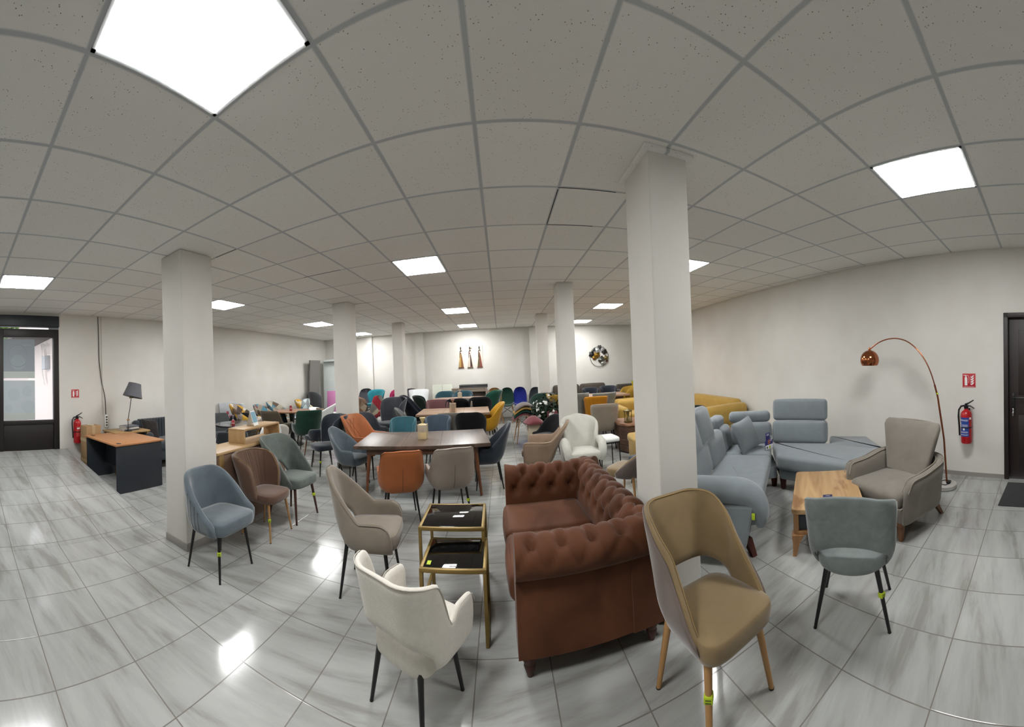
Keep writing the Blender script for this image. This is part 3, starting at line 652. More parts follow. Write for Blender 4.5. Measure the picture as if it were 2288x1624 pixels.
# ------------------------------------------------------------------ dining tables
def table(label, x0, x1, y0, y1, h, top, under, leg, rz=0, joints=(.36, .64), name='dining_table', cham=.0, lr=.028):
    t = thing(name, label, 'table', ((x0 + x1) / 2, (y0 + y1) / 2, 0), rz); L, W = x1 - x0, y1 - y0; th = .045
    if cham: P = [(-L / 2 + cham, -W / 2), (L / 2 - cham, -W / 2), (L / 2, -W / 2 + cham * 1.3), (L / 2, W / 2 - cham * 1.3), (L / 2 - cham, W / 2), (-L / 2 + cham, W / 2), (-L / 2, W / 2 - cham * 1.3), (-L / 2, -W / 2 + cham * 1.3)]
    else: P = [(-L / 2, -W / 2), (L / 2, -W / 2), (L / 2, W / 2), (-L / 2, W / 2)]
    o = MB().poly(P, h - th, h, .004, .012).obj('tabletop', top, t, ang=30)
    if joints:
        g = MB()
        for j in joints: g.box((lerp(-L / 2, L / 2, j), 0, h + .0004), (.004, W - .01, .001))
        g.obj('leaf_joint', plain('#3a2a20', .8), o, False)
    g = MB()
    for c, d in (((0, -W / 2 + .09, h - th - .04), (L - .34, .02, .08)), ((0, W / 2 - .09, h - th - .04), (L - .34, .02, .08)), ((-L / 2 + .17, 0, h - th - .04), (.02, W - .18, .08)), ((L / 2 - .17, 0, h - th - .04), (.02, W - .18, .08))): g.box(c, d)
    g.obj('apron', under, t, False)
    for sx in (-1, 1):
        for sy in (-1, 1): MB().tube([(sx * (L / 2 - .2), sy * (W / 2 - .12), h - th), (sx * (L / 2 - .14), sy * (W / 2 - .08), 0)], [lr * 1.15, lr * .6], 12).obj('leg', leg, t)
    return t
WT1 = wood('#6a584d', '#463a33', 1, .32, .5); WU = wood('#5b4232', '#45301f', 0, .5)
table('long dining table with grey-brown striped wood top, nearest of the three', -2.06, -.24, 4.34, 5.42, .67, WT1, WU, wood('#7a4a2c', '#5e3820', 2), 8)
WT2 = wood('#9c8068', '#86684f', 0, .35, .6); WT3 = wood('#a08470', '#8f735d', 0, .35, .6)
table('second long dining table with a light wood top, by the yellow armchair', -1.84, -.30, 6.98, 8.10, .74, WT2, WU, BLACK, 4)
table('farthest light wood dining table with chamfered corners, in front of the back wall', -1.92, -.42, 8.95, 9.75, .86, WT3, WU, WALNUT, 0, joints=(), cham=.18)
# wrapped candles standing on the tables
def candle(label, x, y, z, h, w, body, wrap, s=1.0):
    t = thing('candle_packet', label, 'candle', (x, y, z)); k = w / 2
    MB().rbox((0, 0, h * .35), (w, w, h * .7), .006, 2).obj('clear_wrap', glassmat('#f3e8d2', .15, .35), t)
    MB().lathe([(k * .75, .004), (k * .75, h * .26), (k * .6, h * .3)], 20).obj('candle', plain(body, .5), t)
    g = MB()
    for i in range(6): a = i * 1.05; g.tube([(0, 0, h * .28), (k * .5 * math.cos(a), k * .5 * math.sin(a), h * (.45 + .03 * (i % 3)))], [.004, .001], 5)
    g.obj('dried_stems', plain('#4b3220', .9), t)
    MB().lathe([(k * .95, h * .66), (k * .5, h * .72), (.012, h * .76), (.016, h * .8), (k * .7, h), (k * .3, h * .97), (.004, h * .8)], 14).obj('gathered_top', plain(wrap, .6), t)
    MB().lathe([(.014, h * .755), (.017, h * .77), (.014, h * .785)], 12).obj('ribbon', plain('#a98b45', .4), t)
candle('cellophane-wrapped yellow candle on the near dining table', -1.145, 4.80, .67, .29, .13, '#c9bd83', '#c8b98c')
candle('brown-tinted wrapped candle on the second dining table', -1.06, 7.30, .74, .26, .13, '#8d5f48', '#9b7561')
candle('pale wrapped candle on the farthest dining table', -1.14, 9.25, .86, .22, .11, '#b9aaa0', '#b3a79d')
# ------------------------------------------------------------------ nesting tables
GLASSB = plain('#060607', .04, 0, .6)
def nest(label, x, y, w, d, h, rz, tagged=False):
    t = thing('nesting_table', label, 'side table', (x, y, 0), rz, 1, 'pair of nesting tables'); b = .022
    f = MB()
    for c, s in (((0, -d / 2 + b / 2, h - .012), (w, b, .024)), ((0, d / 2 - b / 2, h - .012), (w, b, .024)), ((-w / 2 + b / 2, 0, h - .012), (b, d - 2 * b, .024)), ((w / 2 - b / 2, 0, h - .012), (b, d - 2 * b, .024))): f.rbox(c, s, .003, 1)
    f.obj('top_frame', GOLD, t)
    p = MB().rbox((0, 0, h - .004), (w - 2 * b, d - 2 * b, .008), .002, 1).obj('glass_top', GLASSB, t)
    if tagged: mlabel(MB().rbox((-w / 2 + .05, -d / 2 + .07, h + .001), (.025, .045, .001), .0004, 1).obj('price_tag', TAGY, p), 'yellow-green price sticker')
    if tagged: MB().rbox((0, -d / 2 + .04, h + .001), (.045, .010, .001), .0004, 1).obj('maker_mark', plain('#9a9a98', .5), p)
    for sx in (-1, 1):
        for sy in (-1, 1): MB().rbox((sx * (w / 2 - b / 2), sy * (d / 2 - b / 2), (h - .024) / 2), (b, b, h - .024), .003, 1).obj('leg', GOLD, t)
    for sx in (-1, 1): MB().rbox((sx * (w / 2 - b / 2), 0, .011), (b, d - 2 * b, .022), .003, 1).obj('foot_rail', GOLD, t)
nest('taller gold-framed black glass nesting table, the one standing behind', -.40, 2.60, .47, .44, .535, 1)
nest('lower gold-framed black glass nesting table with a yellow price sticker', -.345, 2.24, .41, .40, .445, 1, True)
# ------------------------------------------------------------------ brown tufted two-seater
LEA = fabric('#5c331a', .24, 3.2, .7, .12, .1, 300, '#72452b')
def tufted(L, mat, name, parent, M, mit0=0.0, mit1=0.0, rows=((.26, 0), (.40, 1), (.54, 0), (.66, 1)), sp=.17, R=.105, zr=.60, zb=.27, qo=.19, caps=(False, False), topfrom=0.0):
    """a padded back of length L along +X; padded face to -Y, rolling over at the top"""
    prof = []; n1 = 22
    for i in range(n1 + 1): t = i / n1; prof.append((lerp(0, .035, t * t), lerp(zb, zr - .01, t)))
    for i in range(1, 23): a = PI - (PI * 1.36) * i / 22; prof.append((.035 + R + R * math.cos(a), zr + R * math.sin(a)))
    D = [0]
    for i in range(1, len(prof)): D.append(D[-1] + math.dist(prof[i], prof[i - 1]))
    nrm = []
    for i in range(len(prof)):
        a, b = prof[max(i - 1, 0)], prof[min(i + 1, len(prof) - 1)]; tx, tz = b[0] - a[0], b[1] - a[1]; l = math.hypot(tx, tz); nrm.append((-tz / l, tx / l))
    nx = max(int(L / .0135), 20); rows_ = []; btn = []
    for k, (dd, odd) in enumerate(rows):
        j = 0
        while True:
            xx = sp * (.5 if odd else 1.0) + j * sp - sp * .5
            if xx > L - .03: break
            if xx > .03: btn.append((xx, dd))
            j += 1
    for ix in range(nx + 1):
        R_ = []
        for j, (q, z) in enumerate(prof):
            x = lerp(mit0 * q, L - mit1 * q, ix / nx); d = D[j]; dep = 0
            for bx, bd in btn:
                r2 = ((x - bx) / .034) ** 2 + ((d - bd) / .034) ** 2
                if r2 < 9: dep += math.exp(-r2)
            cr = 0
            for bx, bd in btn:
                for sx in (-1, 1):
                    ex, ed = bx + sx * sp / 2, bd + .135
                    vx, vd = ex - bx, ed - bd; tt = clamp(((x - bx) * vx + (d - bd) * vd) / (vx * vx + vd * vd)); px, pd = bx + vx * tt - x, bd + vd * tt - d
                    if ed < D[-1] * .9: cr = max(cr, math.exp(-(px * px + pd * pd) / .00022))
            pad = .016 * math.sin(PI * clamp(d / D[-1]))
            o = pad - .052 * min(dep, 1.2) - .016 * cr
            R_.append((x, q + nrm[j][0] * o, z + nrm[j][1] * o))
        q, z = prof[-1]
        R_ += [(lerp(mit0 * q, L - mit1 * q, ix / nx), q, z), (lerp(mit0 * qo, L - mit1 * qo, ix / nx), qo, z - .02), (lerp(mit0 * qo, L - mit1 * qo, ix / nx), qo, .11), (lerp(0, L, ix / nx), 0, .11)]
        rows_.append(R_)
    mb = MB(); mb.rings(rows_, M=M); o = mb.obj(name, mat, parent, ang=60)
    return o
t = thing('tufted_sofa', 'brown leather two-seat sofa with deep-buttoned rolled back and arms', 'sofa', (.03, 1.80, 0), 1.5)
W_, L_ = .86, 1.50
tufted(L_, LEA, 'backrest', t, Tm(W_ - .21, 0, 0, 90) @ Matrix.Scale(-1, 4, (0, 1, 0)), .0, .0)
tufted(.74, LEA, 'arm', t, Tm(.0, .20, 0, 0) @ Matrix.Scale(-1, 4, (0, 1, 0)), .0, -.9, rows=((.26, 0), (.40, 1), (.55, 0)))
tufted(.74, LEA, 'arm', t, Tm(.0, L_ - .20, 0, 0), .0, -.9)
MB().rbox((.36, L_ / 2, .19), (.70, L_ - .36, .16), .02, 2).obj('seat_base', LEA, t)
for k in (0, 1): MB().rbox((.315, .20 + .55 * (k + .5), .345), (.68, .545, .16), .045, 4, .018).obj('seat_cushion', LEA, t)
LG = wood('#4a2417', '#371a10', 2, .5)
for x, y in ((.06, .05), (.78, .05), (.06, L_ - .05), (.78, L_ - .05)):
    l = MB().lathe([(.038, .115), (.040, .09), (.030, .07), (.034, .055), (.022, .02), (.017, 0)], 16, Tm(x, y, 0)).obj('leg', LG, t)
# ------------------------------------------------------------------ grey corner sofa by the right wall
GS = fabric('#8f979c', .06, 9, .9, .35, .25, 500); RW = wood('#4f2317', '#3a170f', 2, .4)
SEAMG = plain('#4c5256', .9)
t = thing('corner_sofa', 'grey fabric corner sofa with raised headrests by the right wall', 'sofa', (2.6, 2.6, 0)); OX, OY = 2.6, 2.6
def W2(*p): return [(a - OX, b - OY) for a, b in p]
A_, B_, C_, D_ = (1.86, 2.05), (2.95, 3.00), (1.46, 2.50), (2.60, 3.50)
E_, F_2, G_, H_ = (2.97, 3.80), (3.42, 3.44), (2.99, 2.93), (3.20, 1.86)
I_, J_, K_, L2 = (3.80, 2.76), (4.17, 2.98), (4.40, 2.46), (3.90, 1.92)
base = MB(); base.poly(W2((1.80, 2.14), (2.90, 3.08), (2.62, 3.48), (1.5, 2.5)), .13, .27, .01, .02); base.poly(W2((2.66, 3.45), (2.92, 3.08), (3.06, 3.0), (3.40, 3.42), (2.97, 3.75)), .13, .27, .01, .02); base.poly(W2((3.06, 2.95), (3.26, 1.95), (3.86, 1.99), (4.32, 2.45), (4.12, 2.92), (3.78, 2.74), (3.42, 3.40)), .13, .26, .01, .02)
base.obj('base', GS, t)
MB().poly(W2(A_, B_, D_, C_), .26, .435, .05, .06, crown=.004).obj('seat_cushion', GS, t, ang=60)
MB().poly(W2(D_, (2.965, 3.02), (3.40, 3.44), E_), .26, .43, .04, .03, crown=.008).obj('seat_cushion', GS, t, ang=60)
MB().poly(W2(G_, H_, L2, (3.83, 2.74), F_2), .25, .435, .05, .05).obj('seat_cushion', GS, t, ang=60); MB().poly(W2((3.80, 2.70), L2, K_, J_), .25, .434, .04, .05).obj('chaise_cushion', GS, t, ang=60)
g = MB(); g.tube([(p[0], p[1], .262) for p in W2((3.23, 1.87), (3.01, 2.90))], .006, 6); g.obj('welt', SEAMG, t)
def along(P, Q, f0, f1, out, z, ln, dp, ht, lean, name, r=.05, puff=.012, parent=None, mat=None):
    P, Q = Vector(P), Vector(Q); d = (Q - P); L = d.length; d.normalize(); n = Vector((-d.y, d.x)); c = P + d * L * (f0 + f1) / 2 + n * out
    M = Tm(c.x - OX, c.y - OY, z, math.degrees(math.atan2(d.y, d.x)), -lean)
    return MB().rbox((0, 0, 0), (L * (f1 - f0) - .006, dp, ht), r, 4, puff, M).obj(name, mat or GS, parent or t, ang=60)
# lower back cushions (seat line to wall side)
Cb, Db = (1.62, 2.66), (2.66, 3.55)
along(Cb, Db, 0, .50, .09, .55, 0, .20, .34, 12, 'back_cushion', .07); along(Cb, Db, .50, 1.0, .09, .55, 0, .20, .34, 12, 'back_cushion', .07)
along(Db, E_, 0, 1, .08, .55, 0, .18, .32, 8, 'back_cushion', .06)
along(E_, F_2, 0, 1, .08, .54, 0, .18, .30, 8, 'back_cushion', .05); along(F_2, I_, 0, 1, .09, .56, 0, .19, .30, 8, 'back_cushion', .05)
# headrests
along(Cb, Db, .02, .36, .14, .84, 0, .16, .38, 16, 'headrest', .06, .015); along(Cb, Db, .37, .76, .15, .86, 0, .16, .38, 16, 'headrest', .06, .015)
along(F_2, I_, 0, 1, .13, .855, 0, .12, .28, 5, 'headrest', .04, .010)
along(Db, E_, -.1, 1, .17, .76, 0, .17, .15, 0, 'top_bolster', .06, 0); along(E_, F_2, -.05, 1, .16, .765, 0, .17, .15, 0, 'top_bolster', .06, 0)
# arm at the near end
ax_ = Vector((.655, -.755)); la = .98; oc = Vector((1.20, 2.78)); ang_ = math.degrees(math.atan2(ax_.y, ax_.x))
c = oc + ax_ * la / 2
M = Tm(c.x - OX, c.y - OY, 0, ang_)
P = [(-la / 2, .13), (la / 2 - .10, .13), (la / 2 - .02, .47), (-la / 2, .47)]
m_ = MB(); rg = []
for k, yy in enumerate((-.10, -.085, .06, .075)):
    ins = .015 if k in (0, 3) else 0; rg.append([(p[0] + (ins if i in (0, 3) else -ins), yy, p[1] + (ins if i < 2 else -ins)) for i, p in enumerate(P)])
m_.rings(rg, M=M); m_.obj('arm_panel', GS, t)
pts = [(p_[0], p_[1], p_[2] + .045) for p_ in [(-la / 2 + .01, -.01, .50), (-la / 2 + .03, -.01, .51), (0, -.01, .515), (la / 2 - .20, -.01, .515), (la / 2 - .10, -.01, .50), (la / 2 - .03, -.01, .46), (la / 2 + .01, -.01, .39), (la / 2 + .02, -.01, .31), (la / 2 + .015, -.01, .24)]]
m_ = MB(); m_.tube(smooth(pts, 4), [lerp(a_, b_, j_ / 4) for a_, b_ in zip([.075, .10, .105, .105, .103, .095, .085, .065], [.10, .105, .105, .103, .095, .085, .065, .03]) for j_ in range(4)] + [.03], 16, M=M); o = m_.obj('arm_pad', GS, t)
mlabel(MB().rbox((la / 2 - .025, -.104, .40), (.025, .003, .05), .001, 1, M=M).obj('price_tag', TAGY, t), 'yellow-green price sticker')
for p, dx, dy in (((1.84, 2.19), .03, -.05), ((1.42, 2.62), -.03, -.03), ((3.14, 2.98), -.03, -.03), ((3.10, 3.10), 0, 0), ((3.34, 2.05), -.02, -.03), ((4.2, 2.55), .02, 0), ((3.0, 3.66), 0, .02)):
    x, y = p[0] - OX, p[1] - OY
    MB().rings([[(x + a, y + b, .14) for a, b in ((-.035, -.03), (.035, -.03), (.035, .03), (-.035, .03))], [(x + dx + a, y + dy + b, 0) for a, b in ((-.022, -.02), (.022, -.02), (.022, .02), (-.022, .02))]]).obj('leg', RW, t)
def pillow(label, M, w, h, d, mat, name='cushion', cat='cushion'):
    mb = MB(); n = 14
    for sg in (1, -1):
        vs = []; fs = []
        for j in range(n + 1):
            for i in range(n + 1):
                u, v = -1 + 2 * i / n, -1 + 2 * j / n; b = ((1 - u * u) * (1 - v * v)) ** .42; pin = 1 - .07 * (1 - abs(u)) * abs(v) ** 3 - .0; pin2 = 1 - .07 * (1 - abs(v)) * abs(u) ** 3
                vs.append((u * w / 2 * pin2, sg * d / 2 * b, v * h / 2 * pin))
        for j in range(n):
            for i in range(n): fs.append((j * (n + 1) + i, j * (n + 1) + i + 1, (j + 1) * (n + 1) + i + 1, (j + 1) * (n + 1) + i))
        mb.add(vs, fs)
    o = mb.obj(name, mat, ang=80); o.matrix_world = M
    return tag(o, label, cat)
pillow('square grey cushion leaning in the corner of the grey sofa', Tm(2.92, 3.42, .62, 12, -22, -8), .42, .40, .16, GS)
# leaflet holder on the corner seat
t = thing('leaflet_holder', 'purple leaflet holder standing on the grey corner sofa seat', 'leaflet holder', (3.12, 3.20, .436), 8)
PUR = plain('#2c2a6c', .5)
MB().rbox((0, 0, .055), (.155, .012, .11), .003, 1).obj('stand', PUR, t)
MB().rbox((0, -.006, .028), (.157, .006, .055), .002, 1).obj('price_strip', plain('#e6e6e8', .5), t)
b = MB().rbox((-.015, .004, .155), (.085, .006, .10), .03, 3).obj('top_plate', PUR, t)
g = MB(); g.tube([(.03, -.004, .16), (.055, -.004, .15), (.06, -.004, .125), (.045, -.004, .10), (.02, -.004, .095)], .004, 6); g.obj('outline', plain('#d8d8e0', .5), b)
o = MB(); o.rbox((-.005, -.008, .092), (.05, .004, .055), .004, 1); o.obj('picture', plain('#9c5a52', .6), t)
for z, w in ((.175, .05), (.19, .045)): MB().box((-.02, -.0005, z), (w, .004, .006)).obj('lettering', plain('#d8d8e6', .6), b)
mlabel(MB().rbox((.005, -.010, .028), (.026, .003, .036), .001, 1).obj('price_tag', TAGY, t), 'yellow-green price sticker')
MB().rbox((-.05, -.010, .028), (.018, .003, .026), .001, 1).obj('lettering', plain('#26262c', .6), t)
# ------------------------------------------------------------------ coffee table
KN = wood('#b8976c', '#93724c', 1, .42, .6, True); KB = wood('#a3794f', '#8a623e', 2, .45)
cx, cy = 2.63, 1.93; t = thing('coffee_table', 'knotty wood coffee table with a dark side recess and splayed legs', 'coffee table', (cx, cy, 0), -52)
MB().poly([(-.31, -.47), (.31, -.47), (.31, .47), (-.31, .47)], .335, .375, .006, .05).obj('tabletop', KN, t, ang=30)
g = MB(); g.poly([(-.295, -.455), (.295, -.455), (.295, .455), (-.295, .455)], .165, .195, .005, .05); g.obj('shelf', KB, t, ang=30)
for sx in (-1, 1):
    for sy in (-1, 1): MB().rbox((sx * .272, sy * .43, .265), (.045, .05, .145), .012, 2).obj('post', KB, t)
MB().rbox((0, 0, .266), (.555, .87, .138), .005, 1).obj('drawer_box', plain('#252a30', .45), t)
for sx in (-1, 1):
    for sy in (-1, 1): MB().rings([[(sx * .26 + a, sy * .42 + b, .168) for a, b in ((-.05, -.05), (.05, -.05), (.05, .05), (-.05, .05))], [(sx * .275 + a, sy * .435 + b, .10) for a, b in ((-.028, -.028), (.028, -.028), (.028, .028), (-.028, .028))], [(sx * .29 + a, sy * .45 + b, 0) for a, b in ((-.016, -.016), (.016, -.016), (.016, .016), (-.016, .016))]]).obj('leg', KB, t)
t = thing('card', 'small dark purple card lying on the coffee table', 'card', (2.47, 1.80, .375), -52)
MB().rbox((0, 0, .0012), (.085, .055, .002), .0006, 1).obj('sheet', plain('#23224e', .4), t); MB().box((0, 0, .0025), (.035, .008, .0006)).obj('print', plain('#b9b9d0', .6), t, False)
# ------------------------------------------------------------------ wing armchair
WG = fabric('#857e74', .13, 4.5, .8, .35, .15, 380); WP = fabric('#989083', .06)
t = thing('wing_armchair', 'greige armchair with a raised back cushion and wooden legs, before the copper lamp', 'armchair', (3.12, 1.40, 0), 73, .95)
sh = Shell(w=.37, yb=.32, ya=.36, rc=.22, hb=.60, ha=.545, z0=.17, s1=.3, s2=.8, fl=.04, fs=.05, th=.10, inb=.0, rf=.10, drop=0, m=10)
b = sh.build('arm_shell', WG, t); sh.rim('piping', WP, b, .006, 1); sh.rim('piping', WP, b, .006, -1)
mb = MB(); rg = []
for k, z in enumerate((.44, .50, .60, .75, .88, .92, .94)):
    w = lerp(.27, .385, clamp((z - .44) / .46)) - (.03 if k == 6 else 0) - (.012 if k == 5 else 0); yy = -.20 - .16 * (z - .44) / .5; d = .105 if k < 5 else .08 if k == 5 else .03
    R = []
    for i in range(24):
        a = 2 * PI * i / 24; c, q = math.cos(a), math.sin(a); xx = math.copysign(abs(c) ** .35, c) * w
        R.append((xx, yy + math.copysign(abs(q) ** .6, q) * d * .6 + .10 * (xx / .37) ** 2, z + .012 * (xx / .38) ** 2))
    rg.append(R)
o = mb.rings(rg).obj('back_cushion', WG, t, ang=60)
g = MB(); g.tube([(-.375, -.245, .925), (-.2, -.33, .945), (0, -.355, .945), (.2, -.33, .945), (.375, -.245, .925)], .006, 6)
g.obj('piping', WP, o)
MB().poly([(-.30, -.26), (.30, -.26), (.345, .40), (-.345, .40)], .29, .43, .05, .09, crown=.02).obj('seat_cushion', WG, t, ang=60)
g = MB(); g.tube([(-.31, .0, .30), (-.35, .37, .30), (-.28, .405, .30), (.28, .405, .30), (.35, .37, .30), (.31, .0, .30)], .007, 8); g.obj('piping', WP, t)
MB().poly([(-.34, -.30), (.34, -.30), (.36, .37), (-.36, .37)], .165, .295, .02, .05).obj('seat_base', WG, t)
WL = wood('#7a5234', '#5f3d26', 2, .45)
MB().poly([(-.34, -.30), (.34, -.30), (.35, .36), (-.35, .36)], .135, .17, .005, .03).obj('rail', WL, t)
for sx, sy in ((1, 1), (-1, 1), (1, -1), (-1, -1)):
    x, y = sx * .30, (.31 if sy > 0 else -.25); dx, dy = sx * .015, (.02 if sy > 0 else -.10)
    MB().rings([[(x + a, y + b_, .145) for a, b_ in ((-.028, -.028), (.028, -.028), (.028, .028), (-.028, .028))], [(x + dx + a, y + dy + b_, 0) for a, b_ in ((-.017, -.017), (.017, -.017), (.017, .017), (-.017, .017))]]).obj('leg', WL, t)
mlabel(MB().rbox((.12, .366, .155), (.04, .004, .026), .001, 1).obj('price_tag', TAGY, t), 'yellow-green price sticker')
# ------------------------------------------------------------------ arc lamp
COP = plain('#b06a48', .14, 1.0); t = thing('arc_lamp', 'copper arc floor lamp with a round marble base by the right wall', 'floor lamp', (4.02, 1.17, 0))
MB().lathe([(.14, 0), (.15, .008), (.15, .045), (.14, .052), (.02, .052)], 36).obj('base', fabric('#c9c6c0', .12, 9, .3, 0, 0), t)
def LP(x, y, z): return (x - 4.02, y - 1.17, z)
m_ = MB(); m_.tube([(.02, -.02, .05), LP(4.08, 1.19, .55), LP(4.10, 1.27, 1.05), LP(4.10, 1.31, 1.20)], .0125, 12); o = m_.obj('pole', COP, t)
mlabel(MB().tube([LP(4.10, 1.275, 1.085), LP(4.10, 1.28, 1.105)], .0138, 10).obj('price_tag', TAGY, o), 'yellow-green price sticker')
MB().tube(smooth([LP(4.10, 1.31, 1.20), LP(4.10, 1.36, 1.35), LP(4.10, 1.43, 1.49), LP(4.10, 1.53, 1.62), LP(4.10, 1.66, 1.72), LP(4.10, 1.80, 1.765), LP(4.10, 1.94, 1.765), LP(4.10, 2.07, 1.73), LP(4.10, 2.17, 1.675), LP(4.10, 2.215, 1.64)], 5), .008, 10).obj('arc_rod', COP, t)
dc = LP(4.10, 2.225, 1.52)
d = MB(); pr = []
for i in range(17): a = rad(88 - 7.6 * i); pr.append((max(.128 * math.cos(a), .012), .128 * math.sin(a) - .015))
pr = [(.012, .113)] + pr[1:]; d.lathe(pr + [(p[0] - .004, p[1]) for p in reversed(pr)], 36, Tm(*dc, 0, 0, 0)); d.obj('lamp_shade', COP, t)
d = MB(); d.lathe([(.012, .105), (.016, .12), (.012, .14), (.008, .15)], 14, Tm(*dc)); d.obj('socket', COP, t)
g = MB(); g.tube([(.02, -.02, .058), (-.03, -.06, .056), (-.08, -.03, .056), (-.06, .04, .056), (.02, .06, .057), (.07, .03, .057), (.08, -.04, .057)], .005, 6); g.rbox((.0, -.05, .068), (.07, .05, .03), .01, 2); g.obj('cable', BLACK, t)
# ------------------------------------------------------------------ extinguishers and signs
RED = plain('#a8141c', .28); REDS = plain('#b01d28', .5); WH = plain('#e8e4e2', .6)
def extinguisher(label, M, brand, name='fire_extinguisher'):
    t = thing(name, label, 'fire extinguisher'); t.matrix_world = M
    MB().lathe([(.03, 0), (.066, .008), (.074, .03), (.074, .36), (.066, .395), (.035, .42), (.028, .425), (.028, .45)], 32).obj('cylinder', RED, t)
    MB().lathe([(.03, .44), (.032, .47), (.02, .475), (.02, .50)], 16).obj('valve', BLACKM, t)
    g = MB(); g.tube([(-.01, 0, .49), (.03, -.0, .505), (.10, -.0, .545)], [.012, .010, .007], 8); g.tube([(.0, 0, .475), (.06, 0, .47), (.11, 0, .44)], [.010, .009, .006], 8); g.obj('handle', BLACK, t)
    MB().tube([(-.02, -.0, .475), (-.07, -.0, .465), (-.10, -.005, .42), (-.105, -.01, .34), (-.095, -.012, .22), (-.09, -.012, .10)], .012, 10).obj('hose', BLACK, t)
    MB().lathe([(.0755, .20), (.0765, .204), (.0765, .212), (.0755, .216)], 32).obj('strap', BLACK, t)
    if brand:
        def band(z0, z1, a0, a1, r): 
            m = MB(); R = [[(r * math.cos(rad(lerp(a0, a1, i / 14))), r * math.sin(rad(lerp(a0, a1, i / 14))), z) for i in range(15)] for z in (z0, z1)]
            vs = R[0] + R[1] + [(p[0] * .985, p[1] * .985, p[2]) for p in R[0] + R[1]]; fs = [(i, i + 1, 16 + i, 15 + i) for i in range(14)]; m.add(vs[:30], fs); return m
        lb = band(.10, .335, -150, -48, .0752).obj('label_plate', plain('#1f3f8f', .45), t)
        for z0, z1, a0, a1 in ((.24, .246, -120, -60), (.225, .23, -120, -60), (.155, .16, -140, -60), (.145, .148, -140, -60), (.118, .124, -145, -58), (.178, .205, -110, -92)): band(z0, z1, a0, a1, .0758).obj('lettering', WH, lb)
        for z0, z1 in ((.245, .27), (.215, .24)): band(z0, z1, -146, -134, .0758).obj('pictogram', WH, lb)
        n = len(brand)
        for i, ch in enumerate(brand):
            a = rad(-148 + 92 * (i + .5) / n); text('lettering', ch, .026, WH, lb, Matrix.Translation((.0765 * math.cos(a), .0765 * math.sin(a), .30)) @ Matrix.Rotation(a + PI / 2, 4, 'Z') @ Matrix.Rotation(PI / 2, 4, 'X'))
        band(.31, .335, -44, -20, .0754).obj('label_plate', WH, t)
    else:
        m = MB(); R = [[(.0755 * math.cos(rad(-120 + 60 * i / 8)), .0755 * math.sin(rad(-120 + 60 * i / 8)), z) for i in range(9)] for z in (.13, .31)]
        m.add(R[0] + R[1], [(i, i + 1, 10 + i, 9 + i) for i in range(8)]); lb = m.obj('label_plate', plain('#b8423c', .45), t)
        m = MB(); R = [[(.0762 * math.cos(rad(-112 + 44 * i / 8)), .0762 * math.sin(rad(-112 + 44 * i / 8)), z) for i in range(9)] for z in (.26, .285)]
        m.add(R[0] + R[1], [(i, i + 1, 10 + i, 9 + i) for i in range(8)]); m.obj('lettering', WH, lb)
    g = MB(); g.box((0, .086, .40), (.05, .03, .06)); g.obj('wall_bracket', BLACKM, t); return t
def firesign(label, M, w=.17):
    t = thing('fire_sign', label, 'sign'); t.matrix_world = M; h = w * .98
    p = MB().rbox((0, -.0015, 0), (w, .003, h), .001, 1).obj('plate', REDS, t)
    g = MB(); k = w / .17
    for a in ((0, .0035, -w / 2 + .003), ): pass
    for c, s in (((0, h / 2 - .003), (w, .004)), ((0, -h / 2 + .003), (w, .004)), ((w / 2 - .003, 0), (.004, h)), ((-w / 2 + .003, 0), (.004, h))): g.box((c[0], -.0034, c[1]), (s[0], .0008, s[1]))
    g.obj('border', plain('#d89a94', .6), p, False)
    e = MB(); e.rbox((-.038 * k, -.0036, -.015 * k), (.034 * k, .001, .085 * k), .0004, 1); e.poly([(-.055, .028), (-.021, .028), (-.03, .045), (-.046, .045)], 0, .001, .0003, .002, M=Matrix.Translation((0, -.0034, 0)) @ Matrix.Rotation(PI / 2, 4, 'X') @ Matrix.Scale(k, 4)); e.box((-.040 * k, -.0036, .052 * k), (.012 * k, .001, .014 * k)); e.box((-.050 * k, -.0036, .060 * k), (.045 * k, .001, .006 * k))
    e.tube([(-.03 * k, -.0036, .058 * k), (-.008 * k, -.0036, .056 * k), (.0, -.0036, .03 * k), (-.004 * k, -.0036, -.03 * k)], .0024 * k, 5); e.obj('extinguisher_pictogram', WH, p)
    f = MB()
    for i, z in enumerate((.045, .018, -.009, -.036)):
        q = [(.066, z + .018), (.045, z + .012), (.028, z - .004), (.022, z + .010), (.020, z - .012), (.036, z - .016), (.052, z - .006)]
        f.poly([(a * k, b * k) for a, b in q], 0, .001, .0003, .003, M=Matrix.Translation((0, -.0034, 0)) @ Matrix.Rotation(PI / 2, 4, 'X'))
    f.obj('flame_pictogram', WH, p)
    MB().box((0, -.0036, -h / 2 + .012), (w * .8, .0008, .006)).obj('lettering', plain('#d8a8a4', .6), p, False); return t
def onR(y, z, off=.0): return Matrix.Translation((xr(y) - off, y, z)) @ Matrix.Rotation(rad(-90 - a2), 4, 'Z')
def onL(y, z, off=.0): return Matrix.Translation((XL + off, y, z)) @ Matrix.Rotation(rad(90), 4, 'Z')
firesign('red fire extinguisher sign on the right wall beside the dark door', onR(.945, 1.225, .001), .185)
firesign('red fire extinguisher sign on the left wall beside the glass door', onL(2.165, 1.39, .001), .16)
extinguisher('red fire extinguisher with a blue label on the right wall by the dark door', onR(.965, .445, .104), 'ТОРНАДО')
extinguisher('red fire extinguisher with a faded label on the left wall behind the carton', onL(2.165, .50, .10), None)
t = thing('door_mat', 'dark grey ribbed mat in front of the brown door', 'mat', (3.92, .02, 0), -a2)
MB().rbox((0, 0, .006), (.66, .84, .012), .004, 2).obj('pile', fabric('#3f3f42', .2, 60, .95, .1, .6, 200), t)
